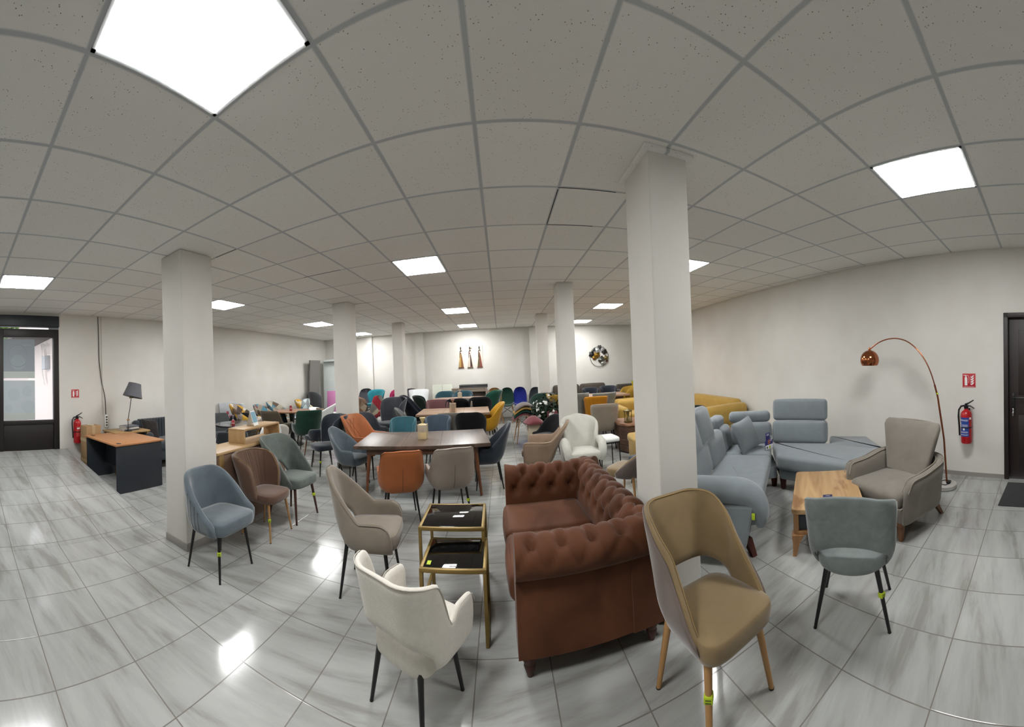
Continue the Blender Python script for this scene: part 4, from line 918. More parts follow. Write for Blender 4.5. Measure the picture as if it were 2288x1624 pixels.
# ------------------------------------------------------------------ wall pieces on the back wall
def paint(x, zc, label, kind):
    t = thing('painting', label, 'painting', (x, YB, zc)); w, h = .20, .70
    p = MB().rbox((0, -.012, 0), (w, .024, h), .003, 1).obj('canvas', plain('#d8d2c2', .8), t)
    def blob(name, pts, colr, dy): 
        m = MB(); m.poly([(a * w, b * h) for a, b in pts], 0, .001, .0004, .01, M=Matrix.Translation((0, -.0245 - dy, 0)) @ Matrix.Rotation(PI / 2, 4, 'X')); m.obj(name, plain(colr, .8), p)
    blob('ground_band', [(-.48, -.49), (.48, -.49), (.48, -.45), (-.48, -.45)], ('#4a2a22', '#3f4234', '#5b2f28')[kind], 0)
    blob('dress', [(-.4, -.45), (.42, -.45), (.20, .02), (.05, .22), (-.12, .20), (-.2, .0)], ('#7a5030', '#8a5046', '#7d4236')[kind], .0004)
    blob('shawl', [(-.35, -.44), (-.02, -.44), (.02, .15), (-.12, .16)], ('#b08f4e', '#c4bcae', '#5a5038')[kind], .0010)
    if kind == 1: blob('sash', [(.05, -.42), (.36, -.42), (.1, .1), (.0, .12)], '#3b3430', .0014)
    blob('arm_and_shoulder', [(-.24, -.02), (-.14, -.02), (-.06, .24), (.14, .28), (.26, .12), (.20, .30), (.0, .34), (-.18, .27)], '#43352c', .0018)
    blob('head', [(-.09, .34), (.07, .33), (.12, .42), (.05, .48), (-.08, .47), (-.12, .41)], '#3c3029', .0022)
    if kind == 1: blob('head_wrap', [(.06, .42), (.32, .42), (.34, .37), (.1, .36)], '#6e6038', .0026)
paint(-1.30, 1.985, 'leftmost of three tall narrow paintings of a robed figure', 0); paint(-1.00, 1.98, 'middle of three tall narrow paintings of a robed figure', 1); paint(-.685, 1.98, 'rightmost of three tall narrow paintings of a robed figure', 2)
t = thing('metal_wreath', 'round metal wall ring with dark, gold and silver flowers on the back wall', 'wall ornament', (3.33, YB - .03, 1.82))
MB().rbox((0, .012, .32), (.02, .036, .02), .003, 1).obj('hanger', BLACKM, t)
MB().tube([(.325 * math.cos(2 * PI * k / 40), 0, .325 * math.sin(2 * PI * k / 40)) for k in range(41)], .008, 6, caps=False).obj('ring', plain('#4a4440', .4, .6), t)
def petal(x, z, r, h, n=5, metal=.7, dy=0, rough=.3):
    m = MB()
    for k in range(n):
        a = 2 * PI * k / n + x * 9; M = Tm(x, -.02 - dy, z) @ Matrix.Rotation(a, 4, 'Y') @ Matrix.Rotation(rad(18), 4, 'Z')
        m.poly([(0, -r * .16), (r * .55, -r * .42), (r, -r * .12), (r * .96, r * .2), (r * .5, r * .42), (0, r * .16)], 0, .006, .002, r * .25, M=M @ Matrix.Rotation(PI / 2, 4, 'X'))
    m.lathe([(.001, 0), (r * .2, .01), (.001, .025)], 10, Tm(x, -.03 - dy, z, 0, 90)); m.obj('flower', plain(h, rough, metal), t)
petal(-.26, .08, .12, '#2e2e30'); petal(-.08, .06, .13, '#8f6e2c', 6, .9); petal(-.17, -.03, .09, '#9c7a3a', 5, .9); petal(-.06, .22, .11, '#c4c6c4', 5, .5, .01); petal(.03, .30, .09, '#4a4a4c'); petal(.13, .24, .09, '#b9bab8', 5, .5); petal(.19, .16, .11, '#3c3c3c'); petal(.08, -.10, .14, '#6a6c66', 6, .8, .01, .2); petal(.24, -.04, .09, '#8c8050', 5, .8); petal(.12, -.20, .10, '#a9aaa2', 5, .6); petal(-.16, .22, .07, '#3a3a38', 3); petal(.26, -.14, .06, '#5a3a2c', 3)
# ------------------------------------------------------------------ desk, carton, shelf unit on the left
DG = plain('#252b33', .5); ORW = wood('#b57f52', '#a8744a', 0, .4, .35)
t = thing('desk', 'office desk with orange wood top and dark grey panels', 'desk', (-5.22, 2.62, 0), 2.5)
dx, dy, dz = .60, .44, .70
MB().rbox((0, 0, dz - .0125), (dx * 2, dy * 2, .025), .004, 1).obj('desktop', ORW, t)
MB().rbox((dx - .05, 0, (dz - .025) / 2), (.03, dy * 2 - .06, dz - .025), .003, 1).obj('side_panel', DG, t)
MB().rbox((-dx + .05, 0, (dz - .025) / 2), (.03, dy * 2 - .06, dz - .025), .003, 1).obj('side_panel', DG, t)
MB().rbox((0, -dy + .16 + .25, .44), (dx * 2 - .12, .02, .46), .003, 1).obj('modesty_panel', plain('#3a4049', .5), t)
g = MB(); g.rbox((.28, .05, .05), (.5, .05, .05), .006, 1); g.obj('foot_bar', plain('#b6b9bc', .4), t)
for x, y in ((-dx + .14, -dy + .11), (dx - .10, -dy + .10)): MB().lathe([(.038, 0), (.038, .003), (.028, .004), (.001, .003)], 24, Tm(x, y, dz)).obj('cable_grommet', BLACK, t)
CT = plain('#9a7c57', .8); TP = glassmat('#b3936a', .3, .6)
t = thing('carton', 'tall brown taped carton by the fire extinguisher at the door', 'carton', (-5.95, 2.34, 0), 4)
MB().rbox((0, 0, .42), (.26, .30, .84), .006, 1).obj('box', CT, t)
for c, d in (((0, 0, .842), (.262, .06, .004)), ((.1315, 0, .72), (.002, .06, .24)), ((0, 0, .60), (.265, .305, .05)), ((0, 0, .25), (.265, .305, .05))): MB().box(c, d).obj('parcel_tape', plain('#b09a76', .3), t, False)
mlabel(MB().lathe([(.06, .843), (.065, .85), (.045, .852), (.045, .843)], 24).obj('tape_roll', plain('#cfc6b6', .4), t), 'clear roll of tape')
t = thing('side_table', 'low wooden side table behind the desk carrying books and the lamp', 'side table', (-5.90, 3.05, 0))
MB().rbox((0, 0, .70), (.55, .75, .03), .004, 1).obj('tabletop', OAKL, t)
for sx in (-1, 1):
    for sy in (-1, 1): MB().rbox((sx * .24, sy * .33, .343), (.04, .04, .686), .004, 1).obj('leg', OAKL, t)
for i, (h, z, w, r, lab) in enumerate((('#4c4f55', .715, .26, 3, 'dark grey book at the bottom of the pile under the lamp'), ('#c8c8c4', .742, .25, -6, 'white-edged book in the middle of the pile under the lamp'), ('#5a5d63', .772, .24, 4, 'grey book on top of the pile under the lamp'))):
    t = thing('book', lab, 'book', (-5.86, 3.09, z), r + 5, 1, 'books beside the table lamp'); th = .026
    g = MB(); g.rbox((0, 0, .0015), (.24, w + .06, .003), .001, 1); g.rbox((0, 0, th - .0015), (.24, w + .06, .003), .001, 1); g.rbox((.119, 0, th / 2), (.003, w + .06, th), .001, 1); g.obj('cover', plain(h, .5), t); MB().box((-.003, 0, th / 2), (.226, w + .05, th - .006)).obj('pages', plain('#d9d6cf', .8), t, False)
t = thing('table_lamp', 'table lamp with tilted grey shade on a thin black adjustable stem', 'table lamp', (-5.72, 3.0, .715))
MB().lathe([(.075, 0), (.075, .012), (.02, .02)], 24).obj('base', BLACK, t)
MB().tube([(0, 0, .01), (0, 0, .20)], .007, 8).obj('stem', BLACK, t)
m_ = MB(); m_.tube([(0, .0, .20), (-.02, .06, .42), (-.03, .10, .62)], .007, 8); m_.obj('arm', BLACK, t)
m_ = MB(); m_.tube([(0, -.02, .2), (0, .03, .2)], .013, 10); m_.obj('brass_joint', plain('#a07c45', .3, .9), t); m_ = MB(); m_.tube([(-.02, .05, .585), (-.02, .10, .6)], .010, 10); m_.obj('brass_joint', plain('#a07c45', .3, .9), t)
m_ = MB(); M = Tm(-.03, .12, .60, 0, -14, 0); pr = [(.19, .0), (.165, .08), (.135, .19), (.122, .25)]; m_.lathe(pr + [(r - .003, z) for r, z in reversed(pr)], 32, M); m_.obj('lamp_shade', fabric('#6f7076', .06, 12), t)
m_ = MB(); m_.lathe([(.02, -.02), (.022, .05), (.012, .06)], 12, M); m_.obj('socket', BLACK, t)
t = thing('power_strip', 'white four-way power strip standing against the left wall', 'power strip', (XL + .03, 2.80, .75))
MB().rbox((.0, 0, .11), (.05, .065, .24), .012, 2).obj('body', WHITEP, t)
for k in range(4): MB().lathe([(.018, 0), (.018, .003), (.012, .003)], 16, Tm(.025, 0, .035 + k * .05, 0, 0, 90)).obj('socket', plain('#3a3a3c', .5), t)
m_ = MB(); m_.tube(smooth([(XL + .012, 2.80, .98), (XL + .012, 2.79, 1.3), (XL + .014, 2.72, 1.6), (XL + .012, 2.675, 2.0), (XL + .012, 2.67, 2.4), (XL + .012, 2.66, H - .01)]), .007, 6)
tag(m_.obj('power_cable', plain('#2a2624', .6)), 'dark power cable hanging down the left wall to the power strip', 'cable')
m_ = MB(); m_.tube([(XL + .012, 2.735, .98), (XL + .012, 2.735, 1.6), (XL + .012, 2.73, H - .01)], .006, 6); tag(m_.obj('cable_duct', plain('#c9c3b8', .7)), 'pale thin cable duct beside the dark cable on the left wall', 'cable duct')
# left grey sofa
LS = fabric('#3b4147', .12, 7, .85, .5, .12)
t = thing('channel_sofa', 'dark grey sofa with a vertically channelled back against the left wall', 'sofa', (XL + .02, 3.32, 0)); sl = 1.75
MB().rbox((.38, sl / 2, .24), (.66, sl - .1, .20), .03, 3).obj('seat_base', LS, t)
MB().rbox((.42, sl / 2, .40), (.62, sl - .34, .16), .05, 4, .015).obj('seat_cushion', LS, t)
g = MB(); n = 20
for k in range(n): g.rbox((.11, .16 + (sl - .32) * (k + .5) / n, .62), (.16, (sl - .32) / n + .012, .48), .035, 3)
g.obj('backrest', LS, t)
for y in (.10, sl - .10): MB().rbox((.36, y, .46), (.66, .18, .40), .07, 4).obj('arm', LS, t)
for y in (.10, sl - .10): MB().rbox((.11, y, .60), (.18, .18, .48), .08, 4).obj('back_corner', LS, t)
for x in (.10, .62):
    for y in (.12, sl - .12): MB().tube([(x, y, .15), (x, y, 0)], [.022, .015], 10).obj('leg', BLACK, t)
pillow('dark patterned cushion on the channelled grey sofa', Tm(-5.93, 3.62, .66, 105, -18, 6), .42, .42, .15, fabric('#2b2624', .4, 14, .9))
# yellow shell chair hidden behind the column
YS = fabric('#b9984e', .1, 6); eames('wire-backed chair with a mustard seat pad, mostly hidden behind the near left column', -3.32, 2.66, -110, .98, glassmat('#cfc9bb', .3, .5), wood('#8a5c40', '#75492f', 2), smat=YS, wire=False)
# low cabinet with raised shelf
OK_ = wood('#b5966c', '#a3835a', 1, .45, .5); OKF = wood('#7d6453', '#6d5546', 1, .5, .5)
t = thing('low_cabinet', 'long low cabinet with pale oak top behind the brown ribbed chair', 'cabinet', (-2.98, 3.18, 0), 4)
MB().rbox((0, 0, .40), (.34, 1.34, .80), .004, 1).obj('carcass', OKF, t); MB().rbox((0, 0, .815), (.37, 1.38, .03), .006, 2).obj('top', OK_, t)
MB().rbox((.165, -.62, .40), (.03, .08, .80), .004, 1).obj('corner_post', wood('#8a6f3f', '#75592f', 2, .5), t)
t = thing('open_shelf_box', 'open oak shelf box standing on the low cabinet', 'shelf', (-3.02, 3.44, .83), 4)
for c, d in (((0, 0, .159), (.26, .78, .022)), ((0, -.38, .074), (.26, .022, .148)), ((0, .38, .074), (.26, .022, .148))): MB().rbox(c, d, .003, 1).obj('panel', OK_, t)
t = thing('price_stand', 'blue and white folded price stand on the open oak shelf box', 'price stand', (-3.03, 3.40, 1.001), 15)
MB().add([(-.05, -.07, 0), (-.05, .07, 0), (0, .07, .18), (0, -.07, .18), (-.047, -.07, 0), (-.047, .07, 0)], [(0, 1, 2, 3)]).obj('back_leaf', WHITEP, t, False)
f = MB().add([(.06, -.07, 0), (.06, .07, 0), (0, .07, .18), (0, -.07, .18)], [(0, 1, 2, 3)]).obj('front_leaf', WHITEP, t, False)
f = MB().add([(.049, -.06, .037), (.049, .06, .037), (.006, .06, .166), (.006, -.06, .166)], [(0, 1, 2, 3)]).obj('printed_panel', plain('#6f9fb4', .5), t, False)
# marble-top table group
MT = _new('black_marble')
def marble():
    m, nt, b = MT; N = nt.nodes.new; Lk = nt.links.new
    tc = N('ShaderNodeTexCoord'); n = N('ShaderNodeTexNoise'); n.inputs['Scale'].default_value = 3.2; n.inputs['Detail'].default_value = 5; n.inputs['Distortion'].default_value = 1.4
    r = N('ShaderNodeValToRGB'); e = r.color_ramp.elements; e[0].position = .485; e[0].color = hexc('#26262a'); e[1].position = .515; e[1].color = hexc('#26262a'); q = e.new(.5); q.color = hexc('#b8b6b4')
    Lk(tc.outputs['Object'], n.inputs[0]); Lk(n.outputs[0], r.inputs[0]); Lk(r.outputs[0], b.inputs['Base Color']); b.inputs['Roughness'].default_value = .12; return m
def round_table(label, x, y, R, h, top, th=.03):
    t = thing('round_table', label, 'table', (x, y, 0))
    MB().lathe([(R - .01, h - th), (R, h - th + .008), (R, h - .006), (R - .006, h), (.001, h)], 48).obj('tabletop', top, t)
    MB().lathe([(.27, 0), (.27, .012), (.22, .022), (.09, .06), (.055, .16), (.045, .30), (.05, .5), (.08, h - th - .02), (.12, h - th)], 32).obj('tulip_base', BLACK, t); return t
round_table('round table with black marble top near the channelled grey sofa', -4.72, 4.92, .48, .755, marble())
round_table('round wooden table with a black tulip base by the green tub chair', -4.95, 7.05, .46, .80, wood('#94684a', '#7b5238', 0, .35, .4))
def can(label, x, y, z, h=.12, r=.033, top=True):
    t = thing('candle_jar', label, 'candle', (x, y, z)); MB().lathe([(r * .9, 0), (r, .006), (r, h * .85), (r * .8, h * .93), (r * .8, h)], 20).obj('jar', plain('#8f1a28', .25), t)
    MB().lathe([(r * 1.01, h * .3), (r * 1.01, h * .6)], 20, caps=False).obj('label_band', plain('#b87a74', .5), t)
    return t
t = can('red candle jar with wrapped top on the black marble table', -4.60, 4.62, .755, .10, .032)
MB().lathe([(.02, .10), (.006, .12), (.012, .13), (.03, .19), (.014, .18), (.004, .13)], 12).obj('gathered_wrap', plain('#8d8088', .5), t)
can('red can on the round wooden table', -4.93, 6.98, .80, .12)
DT = fabric('#30363d', .12, 6, .8, .5)
tub('dark grey tub armchair at the near side of the black marble table', -4.36, 4.32, 140, .92, DT, BLACK, hb=.80, ha=.60, s1=.30, s2=.5, w=.30, fs=.03, legk=dict(x=.2, fx=.22))
tub('black rounded-back chair behind the black marble table', -5.28, 5.48, -70, .93, fabric('#15161a', .2), BLACK, hb=.90, ha=.55, s1=.25, s2=.9, w=.225)
eames('white shell chair between the black marble table and the low cabinet', -3.78, 4.55, 160, 1.02, WHITEP, BEECH, hb=.88, w=.22)
tub('white fluffy chair beyond the low cabinet', -4.28, 5.50, 130, .9, fabric('#d5d0c6', .08, 20, .95, .3, .8, 120), BEECH, hb=.80, ha=.55, w=.24)
tub('grey armchair beside the channelled grey sofa', -5.78, 5.42, -20, .95, fabric('#5c5f61', .1), BLACK, hb=.86, ha=.62, s1=.3, s2=.55, w=.29)
tub('brown tub armchair at the round wooden table', -4.85, 6.32, 95, .98, fabric('#5e5343', .1), BLACK, hb=.90, ha=.62, s1=.24, s2=.44, w=.29, fs=.03)
tub('dark green velvet tub armchair at the round wooden table', -4.18, 6.52, 135, 1.0, fabric('#0f3e2e', .2, 6, .8, .6), BLACK, hb=.89, ha=.60, s1=.30, s2=.46, w=.29, fs=.03)
t = tub('white moulded tub chair with a curved open band at the round wooden table', -4.40, 7.45, 200, 1.02, WHITEP, plain('#cfd2d2', .4), hb=.90, ha=.62, s1=.05, s2=1.0, w=.29, th=.035, arch=.16, sc=.55, fs=.08)
tub('white tub chair half hidden by the round wooden table', -4.90, 7.95, -60, .95, WHITEP, plain('#cfd2d2', .4), hb=.80, ha=.6, s1=.05, s2=1.0, w=.26, th=.035)
# glittering pictures and silver vase against the left wall
t = thing('picture', 'sparkling pale canvas with red flowers leaning on the left wall', 'picture', (-6.18, 6.10, .60), 0); M = Matrix.Rotation(rad(-9), 4, 'Y')
p = MB().rbox((.0, 0, .22), (.02, .62, .44), .004, 1, M=M).obj('canvas', fabric('#c9ccd0', .12, 12, .25, 0, .3, 90), t)
g = MB()
for y, z, r in ((-.15, .12, .035), (-.06, .19, .045), (.0, .1, .03), (-.22, .17, .025)): g.lathe([(.001, .004), (r, .002), (r, 0)], 12, M @ Tm(.0105, y, z, 0, 0, 90))
g.obj('painted_flowers', plain('#9c3a48', .5), p)
t = thing('picture', 'mirrored silver canvas standing right of the flower canvas', 'picture', (-6.12, 6.44, .60)); MB().rbox((0, 0, .19), (.02, .40, .38), .004, 1, M=M).obj('canvas', plain('#b5b9c0', .15, .8), t)
t = thing('bench', 'low pale bench along the left wall carrying the canvases', 'bench', (-6.08, 6.3, 0)); MB().rbox((0, 0, .575), (.34, 1.1, .04), .005, 1).obj('top', plain('#b9b4ab', .6), t)
for sy in (-1, 1): MB().rbox((0, sy * .45, .278), (.3, .05, .555), .004, 1).obj('leg', plain('#a9a49c', .6), t)
# patchwork chairs along the left wall
PW = [['#b98a2c', '#d3cbbd', '#6d5544', '#9a9086', '#c59a35', '#4c4038'], ['#4b7f92', '#8f8678', '#b5ab98', '#c9a93f', '#5c4c40', '#7a4a4a'], ['#8a8272', '#4f7d90', '#a8a08e', '#5d5044', '#b8b0a0'], ['#b9c6c8', '#3c6476', '#8b9194', '#d5dadb', '#5f6a72'], ['#d2c6a5', '#b98a2c', '#2e2a26', '#8f8d8a', '#c7992f'], ['#6a6157', '#8a7a66', '#a79a86', '#3b3834', '#7a5f4c'], ['#b57a4e', '#8c1f2a', '#a99a84', '#6d6a66', '#4c3a2c']]
def pw(label, x, y, f, s, k, nm='patchwork_chair', **kw):
    return tub(label, x, y, f, s, patchwork(PW[k], .12, k * 1.3), BEECH, name=nm, hb=.86, ha=.58, s1=.1, s2=.9, w=.27, **kw)
pw('patchwork armchair in mustard, cream and brown by the left wall', -5.46, 6.05, 30, 1.18, 0)
pw('patchwork armchair in blue, beige and yellow by the left wall', -5.56, 6.95, 20, 1.08, 1)
pw('patchwork armchair in pale blue and beige, third along the left wall', -5.74, 7.72, 15, 1.10, 2)
eames('low navy shell chair among the patchwork armchairs', -5.30, 7.40, 60, .92, fabric('#1c2630', .2), BEECH, hb=.86, w=.25)
t = eames('patchwork chair in white, blue and grey behind the red can', -5.42, 8.05, 185, 1.1, patchwork(PW[3], .13, 3), WHITEP, hb=.92, w=.27)
pw('patchwork armchair in black, yellow and cream in front of the grey chair', -5.68, 9.00, 10, 1.06, 4)
sidech('grey high-back chair in front of the leaning mattress', -5.76, 9.95, 40, 1.18, fabric('#4e5256', .1), BLACK, hb=.94, w=.21)
eames('white shell chair in front of the pink panel', -5.05, 9.55, 200, 1.02, WHITEP, BEECH, hb=.90, w=.2)
t = thing('pink_board', 'pink board leaning by the white mattress', 'board', (-5.60, 10.35, .0), 14); M = Matrix.Rotation(rad(-8), 4, 'X')
MB().rbox((0, 0, .55), (.36, .03, 1.1), .006, 1, M=M).obj('board', plain('#c278a8', .5), t)
t = thing('mattress', 'white mattress standing upright in the far left corner', 'mattress', (-5.62, 10.86, 0), 8); MB().rbox((0, 0, 1.07), (1.05, .22, 2.14), .07, 4, .01, M=Matrix.Rotation(rad(-3), 4, 'X')).obj('cover', fabric('#e6eeeb', .04, 4), t)
for z in (.06, 2.07): MB().rbox((0, -.03, z), (1.0, .2, .02), .008, 2).obj('edge_band', plain('#a9b0ae', .7), t)
t = thing('grey_board', 'tall dark grey board leaning on the left wall beside the mattress', 'board', (-6.20, 10.10, 0), 86); MB().rbox((0, 0, 1.06), (.60, .06, 2.12), .01, 2, M=Matrix.Rotation(rad(4), 4, 'X')).obj('board', plain('#6d6a66', .7), t)
# ------------------------------------------------------------------ chairs round the second and third tables
BLK = fabric('#0c0d10', .3, 8, .9, .1); DGY = fabric('#3c4046', .14, 7, .85, .4); MGY = fabric('#6a6c6b', .1, 6)
sidech('dark grey velvet chair standing apart left of the second table', -2.58, 7.50, -112, 1.12, DGY, BLACK, hb=.92, w=.24, p=3.4)
tub('black velvet tub armchair at the left end of the second table', -1.96, 8.05, 10, 1.13, fabric('#10151f', .3), BLACK, hb=.93, ha=.58, s1=.2, s2=.75, w=.26)
cutarm('grey velvet armchair at the near left corner of the second table', -1.78, 6.85, 12, 1.0, MGY, BLACK, hb=.90, ha=.58, arch=0, s1=.15, s2=.6)
cutarm('beige fabric chair on the near side of the second table', -1.02, 6.72, 92, .93, fabric('#77736b', .06), BLACK, hb=.89, ha=.58, w=.26, arch=0)
tub('black velvet round-backed chair on the near side of the second table', -.59, 6.35, 90, .94, BLK, BLACK, hb=.92, ha=.50, s1=.12, s2=1.0, w=.24)
sidech('mauve velvet chair on the far side of the second table', -1.62, 8.38, -92, .98, fabric('#6b4648', .1), BLACK, hb=.90, w=.25, p=4, ya=.05)
sidech('brown-grey chair on the far side of the second table', -1.02, 8.38, -90, .99, fabric('#716860', .1), BLACK, hb=.90, w=.25, p=4, ya=.05)
cutarm('bright yellow ribbed armchair at the right end of the second table', -.37, 7.35, 190, .97, fabric('#c7951f', .1, 6, .8, .4), BLACK, hb=.92, ha=.62, s1=.2, s2=.6, arch=0, w=.26)
tub('black round-backed chair at the near left of the farthest table', -1.14, 8.80, 92, 1.03, BLK, BLACK, hb=.89, ha=.50, s1=.1, s2=1.0, w=.25)
tub('black round-backed chair at the near right of the farthest table', -.57, 8.80, 92, 1.05, BLK, BLACK, hb=.89, ha=.50, s1=.1, s2=1.0, w=.22)
TL = fabric('#17424e', .12, 6, .8, .5)
tub('teal round-backed chair behind the farthest table, on its left', -1.70, 9.98, -90, 1.13, TL, BLACK, hb=.87, ha=.5, s1=.1, s2=1.0, w=.19)
tub('teal round-backed chair behind the farthest table, by its candle', -1.16, 9.98, -90, 1.13, TL, BLACK, hb=.87, ha=.5, s1=.1, s2=1.0, w=.19)
sidech('green velvet chair with buttoned back at the right end of the farthest table', -.42, 9.15, 176, 1.12, fabric('#0e4a38', .15, 6, .8, .6), BLACK, hb=.92, w=.2, p=3.5, ya=.05, tufts=[(.2, .5), (-.2, .5), (0, .65), (.2, .8), (-.2, .8)])
sidech('dark green chair at the left end of the farthest table', -2.06, 9.30, 10, 1.06, fabric('#16241e', .2), BLACK, hb=.90, w=.22)
eames('small white shell chair behind the dark green chair', -2.28, 9.75, 30, .92, WHITEP, BEECH, hb=.84, w=.2)
sidech('white leather high chair with white legs by the back wall', -2.52, 10.25, -75, 1.12, plain('#d9dcdc', .4), plain('#d9dcdc', .4), hb=.94, w=.205, p=6, e=.4, legk=dict(x=.18, yf=.18, yb=.18, fx=.19, fyf=.19, fyb=.19))
eames('grey quilted shell chair beside the white high chair', -2.92, 10.62, -85, 1.28, fabric('#6a6870', .1), BEECH, hb=.85, w=.23)
eames('yellow shell chair mostly hidden by a column at the back', -3.34, 10.90, -90, 1.24, fabric('#c3a04a', .1), BEECH, hb=.85, w=.13)
# chairs along the back wall
eames('ochre shell chair against the back wall', -.24, 10.62, -92, 1.19, fabric('#9c7740', .1), BEECH, hb=.85, w=.19)
eames('dark green velvet shell chair against the back wall', .15, 10.60, -92, 1.18, fabric('#063324', .15, 6, .8, .5), BEECH, hb=.85, w=.185)
eames('royal blue velvet shell chair against the back wall', .55, 10.60, -94, 1.18, fabric('#0b1d78', .15, 6, .8, .5), BEECH, hb=.85, w=.185)
eames('dark grey shell chair against the back wall right of the blue one', .98, 10.55, -110, 1.15, fabric('#34383d', .15), BEECH, hb=.85, w=.185)
# left back group
eames('white shell chair behind the second left column', -5.05, 10.40, -60, 1.42, WHITEP, BEECH, hb=.85, w=.2)
eames('grey shell chair left of the teal swivel stool', -4.42, 10.60, -70, 1.33, fabric('#4d5056', .1), BEECH, hb=.85, w=.2)
tub('brown and blue chair between the columns at the back left', -4.40, 9.85, -40, 1.05, patchwork(PW[1], .2, .7), BEECH, hb=.88, ha=.5, s1=.1, s2=.9, w=.15)
round_table('small white round table behind the second left column', -4.36, 9.20, .34, .88, WHITEP)
eames('patchwork shell chair in grey and brown right of the second left column', -3.88, 8.65, 120, 1.14, patchwork(PW[5], .13, 2), BEECH, hb=.88, w=.24)
eames('patchwork shell chair in orange, red and beige in front of the teal stool', -3.32, 8.30, 150, 1.22, patchwork(PW[6], .15, 4), BEECH, hb=.88, w=.17)
swivel('teal swivel stool on a chrome base by the back wall', -4.02, 10.35, -100, 1.04, fabric('#2a8490', .12))
swivel('pink swivel stool on a chrome base by the back wall', -3.50, 10.30, 205, 1.04, fabric('#a8285c', .12))
eames('white shell chair with beech legs behind the dark grey velvet chair', -2.80, 8.02, 200, 1.12, WHITEP, BEECH, hb=.55, w=.24)
eames('dark shell chair with wire base behind the white tub chair', -4.75, 8.45, 60, 1.0, patchwork(PW[5], .2, 9), BEECH, hb=.5, w=.22)
# storage along the back wall
CW = plain('#c9ccbd', .35)
for x, lab in ((-2.10, 'cream panel leaning on the back wall, the left of two'), (-1.76, 'cream panel leaning on the back wall, the right of two')):
    t = thing('cream_board', lab, 'board', (x, 10.98, 0), 0, 1, 'cream panels by the back wall'); MB().rbox((0, 0, .585), (.32, .05, 1.17), .006, 1, M=Matrix.Rotation(rad(-6), 4, 'X')).obj('board', CW, t)
SB = plain('#8d8073', .6); t = thing('sideboard', 'taupe sideboard with an open shelf against the back wall', 'sideboard', (-1.04, 11.06, 0))
for c, d in (((0, 0, 1.02), (1.12, .38, .03)), ((0, 0, .70), (1.06, .36, .025)), ((0, 0, .10), (1.06, .36, .03)), ((-.545, 0, .51), (.03, .38, .99)), ((.545, 0, .51), (.03, .38, .99)), ((0, .18, .5), (1.06, .015, .9)), ((0, -.17, .96), (1.06, .02, .09))): MB().rbox(c, d, .003, 1).obj('panel', SB, t)
for z, n, lab in ((1.036, 'left', 'lower of two black boards lying on the sideboard'), (1.088, 'right', 'upper of two black boards lying on the sideboard')):
    t = thing('board', lab, 'board', (-.90, 11.03, z), 1 if n == 'left' else -1, 1, 'black boards on the sideboard'); MB().rbox((0, 0, .025), (.90, .32, .042), .006, 1).obj('board', plain('#0c0c0e', .35), t); MB().box((0, -.161, .025), (.86, .003, .008)).obj('edge_line', plain('#8a8d90', .4), t, False)
# stacked shells, plant, velvet chair
cols = (('#7a4a4e', 'lowest pink shell chair of the mixed stack near the plant'), ('#0f3d2c', 'green shell chair second from the bottom of the mixed stack'), ('#b08e4a', 'ochre shell chair third from the bottom of the mixed stack'), ('#7c7370', 'grey shell chair on top of the mixed stack'))
for k, (h, lab) in enumerate(cols):
    mt = fabric(h, .1); t = thing('shell_chair', lab, 'chair', (.45 + .012 * k, 7.70, .065 * k), 98, .80, 'stacked shell chairs near the plant')
    mb = MB(); rg = []
    for j in range(13):
        y = -.30 + .60 * j / 12; zc = .60 + .20 * (1 - (y / .30) ** 2) * .8; w = .27 * (1 - .35 * abs(y / .3) ** 3)
        rg.append([(w * (-1 + 2 * i / 12), y, zc + .05 * (1 - (-1 + 2 * i / 12) ** 2)) for i in range(13)] + [(w * (1 - 2 * i / 12), y, zc - .03 + .05 * (1 - (1 - 2 * i / 12) ** 2)) for i in range(13)])
    mb.rings(rg).obj('seat_shell', mt, t, ang=70)
    if k == 0:
        legs(t, BEECH, x=.12, yf=.12, yb=.12, fx=.24, fyf=.24, fyb=.24, z=.63, r0=.017, r1=.011)
        g = MB(); g.tube([(.18, .18, .33), (-.13, .12, .60)], .005, 6); g.tube([(-.18, .18, .33), (.13, .12, .60)], .005, 6); g.tube([(.18, -.18, .33), (.13, .12, .60)], .005, 6); g.tube([(.18, .18, .33), (.13, -.12, .60)], .005, 6); g.obj('wire_brace', BLACKM, t)
t = thing('carton', 'pale carton carrying a pink seat, below the plant', 'carton', (.62, 7.05, 0), 8); MB().rbox((0, 0, .24), (.22, .24, .48), .006, 1).obj('box', plain('#b8ab94', .8), t); MB().box((0, 0, .481), (.06, .235, .003)).obj('parcel_tape', plain('#c9c26a', .4), t, False)
t = thing('upturned_chair', 'pink upturned chair shell lying on the pale carton', 'chair', (.62, 7.05, .483), 10)
mb = MB(); rg = []
for j in range(11):
    y = -.22 + .44 * j / 10; rg.append([(.20 * (-1 + 2 * i / 12) * (1 - .3 * abs(y / .22) ** 3), y, .02 + .13 * math.cos(PI / 2 * (-1 + 2 * i / 12)) * math.cos(PI / 2 * y / .26)) for i in range(13)] + [(.19 * (1 - 2 * i / 12) * (1 - .3 * abs(y / .22) ** 3), y, .0) for i in range(13)])
mb.rings(rg).obj('seat_shell', fabric('#84484d', .1), t, ang=70)
t = thing('flowering_plant', 'bushy green plant with white flowers in a black pot', 'plant', (.93, 7.55, -.22))
MB().lathe([(.11, .36), (.13, .38), (.16, .60), (.165, .62), (.15, .62), (.14, .58), (.001, .57)], 24).obj('pot', BLACK, t)
MB().rbox((0, 0, .29), (.34, .34, .14), .01, 2).obj('pedestal', plain('#3a2d28', .6), t)
g = MB(); R = random.Random(3)
